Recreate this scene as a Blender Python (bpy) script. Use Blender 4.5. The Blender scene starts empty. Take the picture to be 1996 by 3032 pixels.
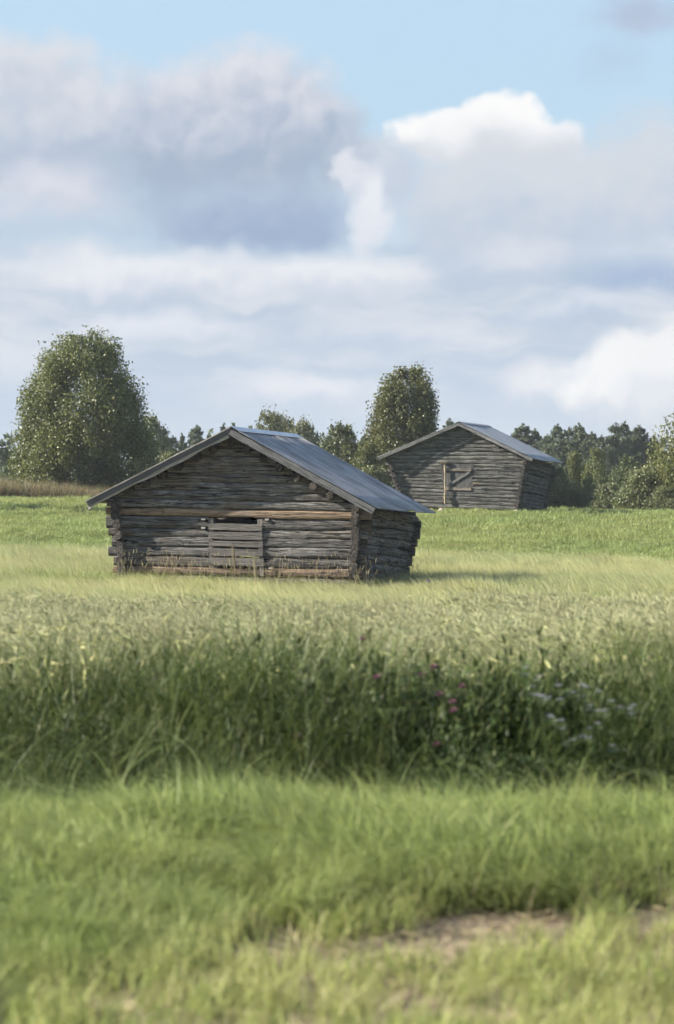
import bpy, math, random
import numpy as np
from mathutils import Vector, Matrix

# ---------------------------------------------------------------- camera
F = 6600.0            # focal length in photo pixels (photo 1996 x 3032)
CX, HY = 998.0, 1465.0  # principal column, horizon row
EYE = 1.6
sc = bpy.context.scene
cd = bpy.data.cameras.new('camera')
cam = bpy.data.objects.new('camera', cd)
sc.collection.objects.link(cam)
sc.camera = cam
cam.location = (0, 0, EYE)
cam.rotation_euler = (math.radians(90), 0, 0)
cd.sensor_fit = 'VERTICAL'
cd.sensor_height = 36.0
cd.sensor_width = 36.0
cd.lens = 36.0 * F / 3032.0
cd.shift_y = -(1516.0 - HY) / 3032.0
cd.clip_start = 0.2
cd.clip_end = 8000
cd.dof.use_dof = True
cd.dof.focus_distance = 45.6
cd.dof.aperture_fstop = 2.8

# ---------------------------------------------------------------- light
SUN_EL = math.radians(29)
SUN_AZ = math.radians(-87)      # measured from +Y (view direction) towards +X: far left, a little beyond
SUN_DIR = Vector((math.sin(SUN_AZ) * math.cos(SUN_EL), math.cos(SUN_AZ) * math.cos(SUN_EL), math.sin(SUN_EL)))
sd = bpy.data.lights.new('sun', 'SUN')
sd.energy = 5.0
sd.angle = math.radians(0.53)
sd.color = (1.0, 0.925, 0.82)
sun = bpy.data.objects.new('sun', sd)
sc.collection.objects.link(sun)
sun.rotation_euler = SUN_DIR.to_track_quat('Z', 'Y').to_euler()
sun.location = (-30, 10, 40)

sc.view_settings.view_transform = 'Standard'
sc.view_settings.look = 'None'
sc.view_settings.exposure = 1.75
sc.view_settings.gamma = 1.0
sc.view_settings.use_curve_mapping = False
sc.render.engine = 'CYCLES'
sc.cycles.use_denoising = True
sc.render.filter_size = 1.0
sc.cycles.max_bounces = 4
sc.cycles.diffuse_bounces = 2
sc.cycles.glossy_bounces = 2
sc.cycles.transmission_bounces = 2
sc.cycles.use_adaptive_sampling = True
sc.cycles.adaptive_threshold = 0.02
sc.cycles.adaptive_min_samples = 12
sc.cycles.volume_bounces = 0
sc.cycles.transparent_max_bounces = 8
sc.cycles.caustics_reflective = False
sc.cycles.caustics_refractive = False


class NT:
    """small helper for node trees"""
    def __init__(self, tree):
        self.t = tree
        tree.nodes.clear()

    def n(self, kind, ins=None, **props):
        nd = self.t.nodes.new(kind)
        for k, v in props.items():
            setattr(nd, k, v)
        for k, v in (ins or {}).items():
            s = nd.inputs[k]
            if isinstance(v, bpy.types.NodeSocket):
                self.t.links.new(v, s)
            else:
                s.default_value = v
        return nd

    def math(self, op, a, b=0.0, c=0.0, clamp=False):
        return self.n('ShaderNodeMath', {0: a, 1: b, 2: c}, operation=op, use_clamp=clamp).outputs[0]

    def smooth(self, x, lo, hi, a=0.0, b=1.0, kind='SMOOTHSTEP'):
        return self.n('ShaderNodeMapRange', {0: x, 1: lo, 2: hi, 3: a, 4: b}, interpolation_type=kind).outputs[0]

    def mix(self, f, a, b, blend='MIX'):
        nd = self.t.nodes.new('ShaderNodeMix')
        nd.data_type = 'RGBA'
        nd.blend_type = blend
        for s, v in ((nd.inputs[0], f), (nd.inputs[6], a), (nd.inputs[7], b)):
            if isinstance(v, bpy.types.NodeSocket):
                self.t.links.new(v, s)
            elif s == nd.inputs[0]:
                s.default_value = v
            else:
                s.default_value = (v[0], v[1], v[2], 1.0)
        return nd.outputs[2]

    def ramp(self, f, stops):
        nd = self.n('ShaderNodeValToRGB', {0: f})
        el = nd.color_ramp.elements
        while len(el) < len(stops):
            el.new(0.5)
        for e, (p, c) in zip(el, stops):
            e.position = p
            e.color = (c[0], c[1], c[2], 1)
        return nd.outputs[0]

    def noise(self, vec, scale, detail=3.0, rough=0.55, dist=0.0):
        return self.n('ShaderNodeTexNoise', {'Vector': vec, 'Scale': scale, 'Detail': detail, 'Roughness': rough,
                                            'Distortion': dist})


# ---------------------------------------------------------------- sky
world = bpy.data.worlds.new('World')
sc.world = world
world.use_nodes = True
W = NT(world.node_tree)
SKY_STRENGTH = 0.1
EXPO = 2.0 ** sc.view_settings.exposure


def lin(c):
    c = c / 255.0
    return c / 12.92 if c <= 0.04045 else ((c + 0.055) / 1.055) ** 2.4


def skycol(r, g, b):
    return tuple(lin(v) / (SKY_STRENGTH * EXPO) for v in (r, g, b))


tc = W.n('ShaderNodeTexCoord')
direction = tc.outputs['Generated']
sky = W.n('ShaderNodeTexSky', sky_type='NISHITA', sun_disc=False, sun_elevation=SUN_EL, sun_rotation=SUN_AZ,
          air_density=1.0, dust_density=0.3, ozone_density=3.0, altitude=0.0)
sep = W.n('ShaderNodeSeparateXYZ', {0: direction})
az = W.math('ARCTAN2', sep.outputs[0], sep.outputs[1])
el = W.math('ARCSINE', sep.outputs[2])
# coordinates in units of 0.1 radian: azimuth, elevation
comb = W.n('ShaderNodeCombineXYZ', {0: W.math('MULTIPLY', az, 10.0), 1: W.math('MULTIPLY', el, 10.0), 2: 0.0})
P0 = comb.outputs[0]
warpA = W.noise(P0, 2.6, 3.0, 0.55)
warpB = W.noise(P0, 11.0, 2.0, 0.5)
w1 = W.n('ShaderNodeVectorMath', {0: warpA.outputs['Color'], 1: (0.5, 0.5, 0.5)}, operation='SUBTRACT').outputs[0]
w1 = W.n('ShaderNodeVectorMath', {0: w1, 1: (0.34, 0.22, 0.0)}, operation='MULTIPLY').outputs[0]
w2 = W.n('ShaderNodeVectorMath', {0: warpB.outputs['Color'], 1: (0.5, 0.5, 0.5)}, operation='SUBTRACT').outputs[0]
w2 = W.n('ShaderNodeVectorMath', {0: w2, 1: (0.07, 0.05, 0.0)}, operation='MULTIPLY').outputs[0]
P1 = W.n('ShaderNodeVectorMath', {0: P0, 1: w1}, operation='ADD').outputs[0]
P1 = W.n('ShaderNodeVectorMath', {0: P1, 1: w2}, operation='ADD').outputs[0]
# clear sky: the physical sky, softened to the pale blue of northern summer air
clear = W.mix(W.smooth(el, 0.16, 0.6, 0.93, 0.15), sky.outputs[0], skycol(188, 214, 232))
# general cloud cover over the whole dome
gen = W.noise(direction, 3.0, 4.0, 0.58)
gmask = W.smooth(gen.outputs['Fac'], 0.50, 0.64)
gen2 = W.noise(direction, 6.0, 2.0, 0.5)
gcol = W.mix(W.smooth(gen2.outputs['Fac'], 0.35, 0.65), skycol(178, 193, 214), skycol(222, 226, 234))
above = W.smooth(el, 0.205, 0.30)
col = W.mix(W.math('MULTIPLY', gmask, above), clear, gcol)
# low stratus and haze layer toward the horizon, all round
bandn = W.n('ShaderNodeMapping', {0: P1, 3: (0.55, 3.0, 1.0)}, vector_type='POINT').outputs[0]
bn = W.noise(bandn, 1.3, 4.0, 0.55)
lowcol = W.mix(W.smooth(bn.outputs['Fac'], 0.36, 0.64), skycol(186, 201, 219), skycol(222, 227, 234))
sp1 = W.n('ShaderNodeSeparateXYZ', {0: P1})
lowmask = W.smooth(sp1.outputs[1], 1.45, 0.95)
col = W.mix(lowmask, col, lowcol)
hz = W.smooth(el, 0.085, 0.02, 0.0, 0.8)
col = W.mix(hz, col, skycol(203, 216, 230))


def disp(x, y):
    """position in the 1567 x 2380 view of the photo -> cloud coordinates"""
    return ((x * 1.2738 - CX) / F * 10.0, (HY - y * 1.2738) / F * 10.0)


puff = W.smooth(W.noise(P0, 4.0, 4.0, 0.5).outputs['Fac'], 0.3, 0.7, -0.22, 0.22, 'LINEAR')


rel_a = W.noise(P1, 5.5, 4.0, 0.55).outputs['Fac']
rel_p = W.n('ShaderNodeVectorMath', {0: P1, 1: (-0.035, 0.05, 0.0)}, operation='ADD').outputs[0]
rel_b = W.noise(rel_p, 5.5, 4.0, 0.55).outputs['Fac']
puff2 = W.smooth(rel_a, 0.3, 0.7, -0.26, 0.26, 'LINEAR')      # ragged edges
relief = W.math('SUBTRACT', rel_a, rel_b)                       # billow shading: sunlight from one side painted into the cloud colour


def cloud(col, x, y, rx, ry, top, bot, soft=0.3, split=(-0.5, 0.55), op=1.0, rough=1.0):
    cx, cy = disp(x, y)
    k = 1.2738 / F * 10.0
    mp = W.n('ShaderNodeMapping', {0: P1, 1: (cx, cy, 0), 3: (rx * k, ry * k, 1.0)}, vector_type='TEXTURE').outputs[0]
    g = W.n('ShaderNodeTexGradient', {0: mp}, gradient_type='SPHERICAL').outputs['Fac']
    gin = W.smooth(g, 0.0, 0.10)
    g = W.math('MULTIPLY_ADD', puff, 0.35 * rough, g)
    g = W.math('MULTIPLY_ADD', puff2, 0.30 * rough, g)
    m = W.math('MULTIPLY', W.smooth(g, 0.0, soft + 0.08, 0.0, op), gin)
    yy = W.n('ShaderNodeSeparateXYZ', {0: mp}).outputs[1]
    yy = W.math('MULTIPLY_ADD', puff, 0.9, yy)
    yy = W.math('MULTIPLY_ADD', relief, 1.0, yy)
    cc = W.mix(W.smooth(yy, split[0], split[1]), skycol(*bot), skycol(*top))
    return W.mix(m, col, cc)


CL = [
    # x, y, rx, ry, top, bottom, soft, split, opacity
    (1480, 60, 190, 75, (178, 192, 214), (182, 196, 218), 0.75, (-0.5, 0.5), 0.85),
    (1430, 165, 120, 75, (178, 196, 220), (182, 200, 224), 0.9, (-0.5, 0.5), 0.4),
    (1560, 420, 260, 210, (212, 218, 226), (200, 208, 222), 0.6, (-0.6, 0.5), 0.9),
    (1000, 322, 125, 74, (250, 250, 250), (226, 229, 236), 0.28, (-0.7, 0.1), 1.0),
    (1130, 318, 182, 80, (249, 249, 250), (224, 228, 235), 0.26, (-0.7, 0.1), 1.0),
    (1190, 290, 110, 80, (251, 251, 251), (230, 232, 238), 0.28, (-0.7, 0.1), 1.0),
    (1270, 325, 110, 62, (245, 246, 248), (222, 226, 234), 0.3, (-0.7, 0.1), 0.9),
    (1215, 470, 450, 215, (212, 218, 226), (194, 206, 222), 0.45, (-0.6, 0.5), 0.97),
    (60, 300, 270, 250, (220, 224, 231), (190, 201, 217), 0.4, (-0.3, 0.75), 0.97),
    (230, 340, 290, 220, (218, 222, 230), (180, 194, 213), 0.45, (-0.3, 0.8), 0.95),
    (850, 410, 170, 120, (206, 214, 226), (196, 207, 223), 0.5, (-0.5, 0.5), 0.95),
    (555, 330, 335, 260, (222, 225, 233), (170, 185, 206), 0.3, (-0.35, 0.95), 1.0),
    (560, 500, 320, 115, (180, 196, 217), (160, 179, 206), 0.6, (-0.5, 0.6), 0.9),
    (700, 520, 170, 80, (163, 182, 208), (157, 177, 205), 0.7, (-0.5, 0.6), 0.8),
    (110, 470, 230, 120, (222, 225, 234), (200, 209, 223), 0.7, (-0.6, 0.4), 0.85),
    (1480, 650, 210, 85, (176, 194, 219), (160, 183, 214), 0.8, (-0.5, 0.6), 0.75),
    (812, 415, 34, 62, (230, 233, 240), (226, 230, 238), 0.5, (-0.5, 0.6), 0.8),
    (858, 505, 52, 130, (234, 237, 243), (226, 230, 238), 0.6, (-0.5, 0.6), 0.95),
    (760, 640, 330, 85, (232, 235, 241), (206, 215, 228), 0.7, (-0.7, 0.2), 0.95),
    (310, 635, 420, 90, (232, 235, 241), (200, 211, 226), 0.7, (-0.7, 0.2), 0.95),
    (1200, 600, 180, 60, (222, 226, 234), (206, 215, 228), 0.8, (-0.7, 0.2), 0.7),
    (380, 765, 310, 70, (226, 231, 239), (196, 209, 225), 0.7, (-0.7, 0.2), 0.9),
    (860, 775, 330, 62, (212, 220, 231), (186, 202, 222), 0.8, (-0.6, 0.3), 0.8),
    (1330, 725, 240, 45, (214, 222, 233), (190, 205, 224), 0.8, (-0.6, 0.3), 0.8),
    (690, 915, 260, 75, (228, 232, 239), (204, 215, 229), 0.7, (-0.7, 0.2), 0.9),
    (200, 900, 250, 60, (206, 218, 232), (192, 208, 226), 0.9, (-0.7, 0.2), 0.6),
    (1310, 900, 220, 80, (230, 233, 239), (206, 216, 229), 0.6, (-0.7, 0.2), 0.9),
    (1500, 900, 250, 145, (243, 244, 245), (212, 220, 230), 0.28, (-0.75, 0.1), 1.0),
    (1640, 860, 250, 150, (240, 241, 243), (212, 220, 230), 0.35, (-0.75, 0.1), 1.0),
]
for c in CL:
    col = cloud(col, *c)
bg = W.n('ShaderNodeBackground', {0: col, 1: SKY_STRENGTH})
W.n('ShaderNodeOutputWorld', {0: bg.outputs[0]})
world.cycles.sampling_method = 'MANUAL'
world.cycles.sample_map_resolution = 512

# ---------------------------------------------------------------- helpers
COL = sc.collection
rng = np.random.default_rng(11)
rnd = random.Random(5)


def PX(px, py, d):
    """a point that stands at depth d and is seen at photo pixel (px, py)"""
    return Vector(((px - CX) / F * d, d, EYE + (HY - py) / F * d))


_kd = np.array([-60, 0, 9, 13, 16, 19, 24, 30, 36, 45, 52, 58, 62, 70, 76, 80, 88, 95, 110, 140, 200, 400, 4000.])
_kz = np.array([-1.6, -1.6, -1.6, -1.6, -1.60, -1.68, -1.97, -2.12, -2.16, -2.04, -1.9, -1.74, -1.56, -1.08, -0.72,
                -0.56, -0.54, -0.61, -0.88, -1.2, -1.5, -2.0, -3.0])
_dd = np.arange(-60, 410, 0.5)
_zz = np.interp(_dd, _kd, _kz)
_ker = np.hanning(11)
_ker /= _ker.sum()
_zs = np.convolve(np.pad(_zz, 5, mode='edge'), _ker, mode='valid')


def gz(x, d):
    x = np.asarray(x, float)
    d = np.asarray(d, float)
    z = np.where(d < 400, np.interp(d, _dd, _zs), np.interp(d, _kd, _kz))
    t = np.clip((d - 20) / 25.0, 0, 1)
    t = t * t * (3 - 2 * t)
    z = z - 0.02 * t * np.clip(x, -25, 25)
    z = z + 0.02 * np.sin(x * 0.9 + d * 0.31) * np.sin(d * 0.53 + 1.3) * np.clip(d / 20, 0, 1)
    return z + EYE


def link(o, parent=None):
    COL.objects.link(o)
    if parent is not None:
        o.parent = parent
    return o


def tag(o, label=None, cat=None, group=None, kind=None):
    if label:
        o['label'] = label
    if cat:
        o['category'] = cat
    if group:
        o['group'] = group
    if kind:
        o['kind'] = kind
    return o


def mesh_np(name, V, Fc, mats=(), mat_idx=None, smooth=False, fattr=None):
    """mesh from numpy arrays; Fc is a list of face index arrays (n, k)"""
    me = bpy.data.meshes.new(name)
    V = np.asarray(V, np.float32)
    if not isinstance(Fc, (list, tuple)):
        Fc = [Fc]
    Fc = [np.asarray(f, np.int32) for f in Fc if len(f)]
    nl = sum(f.size for f in Fc)
    npoly = sum(len(f) for f in Fc)
    me.vertices.add(len(V))
    me.vertices.foreach_set('co', V.ravel())
    me.loops.add(nl)
    me.loops.foreach_set('vertex_index', np.concatenate([f.ravel() for f in Fc]))
    me.polygons.add(npoly)
    tot = np.concatenate([np.full(len(f), f.shape[1], np.int32) for f in Fc])
    start = np.concatenate([[0], np.cumsum(tot)[:-1]]).astype(np.int32)
    me.polygons.foreach_set('loop_start', start)
    if mat_idx is not None:
        me.polygons.foreach_set('material_index', np.asarray(mat_idx, np.int32))
    if smooth:
        me.polygons.foreach_set('use_smooth', np.ones(npoly, bool))
    for m in mats:
        me.materials.append(m)
    if fattr is not None:
        a = me.attributes.new('rnd', 'FLOAT', 'FACE')
        a.data.foreach_set('value', np.asarray(fattr, np.float32))
    me.update(calc_edges=True)
    return me


# ---------------------------------------------------------------- materials
def new_mat(name):
    m = bpy.data.materials.new(name)
    m.use_nodes = True
    return m, NT(m.node_tree)


def leaf_mat(name, a, b, c=None, rough=0.5, trans=0.3, spec=0.2, tip=None, worldvar=None, wscale=0.35):
    """foliage: per leaf colour between a and b (sometimes c), light passes through a little"""
    m, T = new_mat(name)
    at = T.n('ShaderNodeAttribute', attribute_name='rnd')
    oi = T.n('ShaderNodeObjectInfo')
    stops = [(0.0, a), (0.8, b)] + ([(1.0, c)] if c else [])
    colr = T.ramp(at.outputs['Fac'], stops)
    if worldvar:
        geo = T.n('ShaderNodeNewGeometry')
        nz = T.noise(geo.outputs['Position'], wscale, 3.0, 0.6)
        colr = T.mix(T.smooth(nz.outputs['Fac'], 0.42, 0.6), colr, worldvar, 'MIX') if False else \
            T.mix(T.math('MULTIPLY', T.smooth(nz.outputs['Fac'], 0.40, 0.62), 0.6), colr, worldvar)
    hv = T.n('ShaderNodeHueSaturation', {'Color': colr, 'Value': T.math('MULTIPLY_ADD', oi.outputs['Random'], 0.35, 0.82),
                                          'Hue': T.math('MULTIPLY_ADD', oi.outputs['Random'], 0.016, 0.492)})
    p = T.n('ShaderNodeBsdfPrincipled', {'Base Color': hv.outputs[0], 'Roughness': rough, 'Specular IOR Level': spec})
    tr = T.n('ShaderNodeBsdfTranslucent', {'Color': hv.outputs[0]})
    mx = T.n('ShaderNodeMixShader', {0: trans, 1: p.outputs[0], 2: tr.outputs[0]})
    T.n('ShaderNodeOutputMaterial', {0: mx.outputs[0]})
    return m


def wood_mat(name, dark, mid, light, crack=(0.012, 0.011, 0.01), var=0.5, end=False, warm=None, rough=0.8, crackamt=1.0):
    m, T = new_mat(name)
    tcn = T.n('ShaderNodeTexCoord')
    oi = T.n('ShaderNodeObjectInfo')
    off = T.n('ShaderNodeVectorMath', {0: oi.outputs['Random'], 1: (37.0, 11.0, 23.0)}, operation='MULTIPLY').outputs[0]
    v = T.n('ShaderNodeVectorMath', {0: tcn.outputs['Object'], 1: off}, operation='ADD').outputs[0]
    if end:
        st = T.n('ShaderNodeMapping', {0: v, 3: (5.0, 16.0, 16.0)}).outputs[0]
        fine = T.noise(st, 1.6, 5.0, 0.65)
        crk = T.noise(st, 0.7, 5.0, 0.75, 1.5)
    else:
        st = T.n('ShaderNodeMapping', {0: v, 3: (0.9, 15.0, 15.0)}).outputs[0]
        fine = T.noise(st, 3.2, 6.0, 0.7)
        st2 = T.n('ShaderNodeMapping', {0: v, 3: (0.35, 9.0, 9.0)}).outputs[0]
        crk = T.noise(st2, 1.3, 3.0, 0.55, 0.6)
    blot = T.noise(v, 2.2, 4.0, 0.6)
    c = T.ramp(fine.outputs['Fac'], [(0.28, dark), (0.5, mid), (0.72, light)])
    c = T.mix(T.smooth(blot.outputs['Fac'], 0.42, 0.7, 0.0, 0.55), c, dark)
    if warm:
        wb = T.noise(v, 0.9, 3.0, 0.6)
        c = T.mix(T.smooth(wb.outputs['Fac'], 0.5, 0.72, 0.0, 0.8), c, warm)
    # long drying cracks: where the stretched noise crosses its middle value
    d = T.math('ABSOLUTE', T.math('SUBTRACT', crk.outputs['Fac'], 0.5))
    ck = T.smooth(d, 0.004, 0.016, 1.0, 0.0)
    if not end:
        st3 = T.n('ShaderNodeMapping', {0: v, 3: (0.5, 17.0, 17.0)}).outputs[0]
        crk2 = T.noise(st3, 1.2, 2.0, 0.5, 0.4)
        d2 = T.math('ABSOLUTE', T.math('SUBTRACT', crk2.outputs['Fac'], 0.46))
        ck = T.math('MAXIMUM', ck, T.smooth(d2, 0.003, 0.012, 0.85, 0.0))
    ck = T.math('MULTIPLY', ck, crackamt)
    c = T.mix(ck, c, crack)
    val = T.math('MULTIPLY_ADD', oi.outputs['Random'], var, 1.0 - var * 0.5)
    c = T.n('ShaderNodeHueSaturation', {'Color': c, 'Value': val}).outputs[0]
    hgt = T.math('MULTIPLY_ADD', ck, -1.6, fine.outputs['Fac'])
    bp = T.n('ShaderNodeBump', {'Height': hgt, 'Strength': 1.0, 'Distance': 0.03})
    p = T.n('ShaderNodeBsdfPrincipled', {'Base Color': c, 'Roughness': rough, 'Specular IOR Level': 0.25, 'Normal': bp.outputs[0]})
    T.n('ShaderNodeOutputMaterial', {0: p.outputs[0]})
    return m


M = {}
M['log'] = wood_mat('weathered_log', (0.032, 0.030, 0.027), (0.14, 0.132, 0.12), (0.38, 0.365, 0.34), warm=(0.13, 0.10, 0.07))
M['log_end'] = wood_mat('log_end_grain', (0.012, 0.010, 0.009), (0.065, 0.056, 0.047), (0.17, 0.15, 0.13), end=True)
M['log_far'] = wood_mat('weathered_log_greenish', (0.035, 0.034, 0.029), (0.13, 0.127, 0.112), (0.30, 0.295, 0.265), var=0.35)
M['new_log'] = wood_mat('fresh_hewn_log', (0.15, 0.105, 0.068), (0.30, 0.215, 0.14), (0.42, 0.325, 0.23), var=0.2, crackamt=0.6, warm=(0.24, 0.205, 0.165))
M['sill'] = wood_mat('reddish_sill_log', (0.09, 0.06, 0.04), (0.22, 0.15, 0.10), (0.33, 0.25, 0.18), var=0.2, crackamt=0.9, warm=(0.13, 0.115, 0.10))
M['board'] = wood_mat('brown_grey_board', (0.085, 0.077, 0.068), (0.145, 0.134, 0.12), (0.22, 0.205, 0.185), var=0.3, crackamt=0.3)
M['barge'] = wood_mat('grey_bargeboard', (0.10, 0.098, 0.092), (0.19, 0.185, 0.175), (0.29, 0.285, 0.27), var=0.15, crackamt=0.3)
M['pale_board'] = wood_mat('pale_board', (0.26, 0.24, 0.21), (0.38, 0.36, 0.32), (0.48, 0.46, 0.42), var=0.15, crackamt=0.2)
M['yellow_wood'] = wood_mat('yellowed_pole', (0.18, 0.14, 0.09), (0.30, 0.24, 0.15), (0.40, 0.34, 0.24), var=0.2, crackamt=0.2)
M['brown_plank'] = wood_mat('brown_plank', (0.13, 0.105, 0.085), (0.22, 0.185, 0.15), (0.31, 0.265, 0.22), var=0.2, crackamt=0.3)
M['dark_plank'] = wood_mat('dark_plank', (0.055, 0.054, 0.052), (0.088, 0.086, 0.083), (0.12, 0.118, 0.114), var=0.15, crackamt=0.4)


def metal_mat(name, base, light, rough, streak=1.0, metallic=0.75):
    m, T = new_mat(name)
    tcn = T.n('ShaderNodeTexCoord')
    uv = tcn.outputs['UV']           # u along the ridge, v down the slope, metres
    st = T.n('ShaderNodeMapping', {0: uv, 3: (9.0, 0.35, 1.0)}).outputs[0]
    n1 = T.noise(st, 1.7, 5.0, 0.7)
    n2 = T.noise(uv, 1.1, 4.0, 0.6)
    f = T.math('ADD', T.math('MULTIPLY', T.math('SUBTRACT', n1.outputs['Fac'], 0.5), 1.5 * streak), n2.outputs['Fac'])
    c = T.mix(T.smooth(f, 0.25, 0.75), base, light)
    sp = T.noise(uv, 26.0, 2.0, 0.5)
    c = T.mix(T.smooth(sp.outputs['Fac'], 0.66, 0.75, 0.0, 0.35 * streak), c, (0.07, 0.055, 0.045))
    r = T.math('MULTIPLY_ADD', n1.outputs['Fac'], 0.25, rough - 0.12)
    p = T.n('ShaderNodeBsdfPrincipled', {'Base Color': c, 'Roughness': r, 'Metallic': metallic})
    T.n('ShaderNodeOutputMaterial', {0: p.outputs[0]})
    return m


M['roof'] = metal_mat('galvanised_sheet', (0.14, 0.139, 0.136), (0.33, 0.325, 0.315), 0.55, 1.2, 0.25)
M['roof_far'] = metal_mat('galvanised_sheet_smooth', (0.24, 0.242, 0.24), (0.32, 0.32, 0.315), 0.6, 0.5, 0.25)
M['ridge_cap'] = metal_mat('ridge_cap_sheet', (0.34, 0.35, 0.37), (0.55, 0.56, 0.58), 0.45, 0.5)
M['dark_edge'] = metal_mat('dark_grey_edge', (0.05, 0.055, 0.065), (0.08, 0.085, 0.095), 0.5, 0.4, 0.2)  # dark grey tone for the upper board of the left rake


def stone_mat(name, a, b):
    m, T = new_mat(name)
    tcn = T.n('ShaderNodeTexCoord')
    n = T.noise(tcn.outputs['Object'], 9.0, 5.0, 0.65)
    c = T.mix(T.smooth(n.outputs['Fac'], 0.35, 0.65), a, b)
    bp = T.n('ShaderNodeBump', {'Height': n.outputs['Fac'], 'Strength': 0.5, 'Distance': 0.02})
    p = T.n('ShaderNodeBsdfPrincipled', {'Base Color': c, 'Roughness': 0.85, 'Normal': bp.outputs[0]})
    T.n('ShaderNodeOutputMaterial', {0: p.outputs[0]})
    return m


M['stone'] = stone_mat('granite', (0.22, 0.17, 0.14), (0.36, 0.29, 0.25))

# ground: soil and straw, seen only between the plants
m, T = new_mat('field_soil')
geo = T.n('ShaderNodeNewGeometry')
pos = geo.outputs['Position']
n1 = T.noise(pos, 3.0, 6.0, 0.65)
n2 = T.noise(pos, 40.0, 4.0, 0.7)
n3 = T.noise(T.n('ShaderNodeMapping', {0: pos, 3: (14.0, 60.0, 14.0)}).outputs[0], 1.0, 4.0, 0.65)
c = T.mix(T.smooth(n1.outputs['Fac'], 0.35, 0.65), (0.14, 0.10, 0.07), (0.26, 0.195, 0.14))
c = T.mix(T.smooth(n3.outputs['Fac'], 0.50, 0.62, 0, 0.85), c, (0.46, 0.38, 0.26))
c = T.mix(T.smooth(n2.outputs['Fac'], 0.55, 0.7, 0, 0.5), c, (0.07, 0.05, 0.035))
spy = T.n('ShaderNodeSeparateXYZ', {0: pos}).outputs[1]
far = T.smooth(spy, 40.0, 58.0)
c = T.mix(far, c, (0.10, 0.13, 0.04))
bp = T.n('ShaderNodeBump', {'Height': T.math('ADD', n2.outputs['Fac'], n3.outputs['Fac']), 'Strength': 0.7, 'Distance': 0.03})
p = T.n('ShaderNodeBsdfPrincipled', {'Base Color': c, 'Roughness': 0.95, 'Specular IOR Level': 0.1, 'Normal': bp.outputs[0]})
T.n('ShaderNodeOutputMaterial', {0: p.outputs[0]})
M['soil'] = m

M['turf'] = leaf_mat('short_turf', (0.155, 0.203, 0.052), (0.276, 0.320, 0.089), (0.487, 0.438, 0.199), trans=0.4, worldvar=(0.376, 0.377, 0.141), wscale=0.9)
M['lush'] = leaf_mat('lush_grass', (0.136, 0.179, 0.047), (0.255, 0.305, 0.093), (0.413, 0.435, 0.170), trans=0.4, worldvar=(0.250, 0.282, 0.093), wscale=1.1)
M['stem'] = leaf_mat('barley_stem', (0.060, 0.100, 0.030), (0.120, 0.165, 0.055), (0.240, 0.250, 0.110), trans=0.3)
M['straw_stem'] = leaf_mat('ripening_stem', (0.253, 0.312, 0.107), (0.404, 0.446, 0.165), (0.607, 0.589, 0.243), trans=0.3)
M['ear'] = leaf_mat('barley_ear', (0.277, 0.291, 0.149), (0.393, 0.387, 0.216), (0.508, 0.482, 0.281), trans=0.3, rough=0.6)
M['farear'] = leaf_mat('far_barley', (0.233, 0.267, 0.108), (0.420, 0.437, 0.206), (0.589, 0.564, 0.305), trans=0.35, rough=0.6,
                       worldvar=(0.535, 0.501, 0.248), wscale=0.16)
M['darkblade'] = leaf_mat('weed_blade', (0.052, 0.075, 0.02), (0.105, 0.135, 0.042), (0.19, 0.205, 0.085), trans=0.3)  # green darkened to carry the shade of the backlit crop edge
M['green_crop'] = leaf_mat('green_crop', (0.149, 0.195, 0.056), (0.249, 0.297, 0.102), (0.334, 0.351, 0.148), trans=0.35,
                           worldvar=(0.275, 0.288, 0.102), wscale=0.12)
M['reddry'] = leaf_mat('reddish_dry_grass', (0.15, 0.11, 0.06), (0.25, 0.17, 0.10), (0.32, 0.19, 0.12), trans=0.3)
M['herb'] = leaf_mat('herb_leaf', (0.028, 0.044, 0.01), (0.06, 0.082, 0.02), (0.11, 0.13, 0.04), trans=0.25)  # leaf colour held dark, standing in for shade at the verge
M['bank'] = leaf_mat('bank_grass', (0.10, 0.11, 0.045), (0.17, 0.165, 0.075), (0.25, 0.20, 0.11), trans=0.3)
M['arch'] = leaf_mat('arching_blade', (0.09, 0.125, 0.035), (0.16, 0.20, 0.065), (0.24, 0.26, 0.10), trans=0.3)
M['seed'] = leaf_mat('seed_head', (0.22, 0.18, 0.10), (0.32, 0.27, 0.16), trans=0.25)
M['birch'] = leaf_mat('birch_leaf', (0.067, 0.079, 0.023), (0.128, 0.142, 0.041), (0.205, 0.204, 0.068), rough=0.5, trans=0.3, spec=0.4)
M['willow'] = leaf_mat('willow_leaf', (0.084, 0.103, 0.036), (0.146, 0.162, 0.062), (0.224, 0.224, 0.101), rough=0.5, trans=0.25, spec=0.4)
M['alder'] = leaf_mat('alder_leaf', (0.057, 0.076, 0.025), (0.103, 0.124, 0.044), (0.161, 0.172, 0.069), rough=0.5, trans=0.25, spec=0.4)
M['pine'] = leaf_mat('pine_needle', (0.073, 0.091, 0.055), (0.143, 0.166, 0.096), (0.212, 0.230, 0.137), rough=0.5, trans=0.1)
M['spruce'] = leaf_mat('spruce_needle', (0.052, 0.072, 0.044), (0.108, 0.130, 0.078), (0.163, 0.187, 0.111), rough=0.5, trans=0.1)
M['clover'] = leaf_mat('clover_pink', (0.153, 0.062, 0.092), (0.251, 0.119, 0.155), (0.319, 0.193, 0.217), trans=0.25)
M['thistle'] = leaf_mat('thistle_purple', (0.24, 0.13, 0.27), (0.36, 0.22, 0.38), trans=0.25)
M['white_flower'] = leaf_mat('white_petal', (0.272, 0.280, 0.320), (0.416, 0.424, 0.448), trans=0.25)
M['yellow_flower'] = leaf_mat('yellow_petal', (0.50, 0.42, 0.08), (0.68, 0.58, 0.14), trans=0.25)

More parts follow.
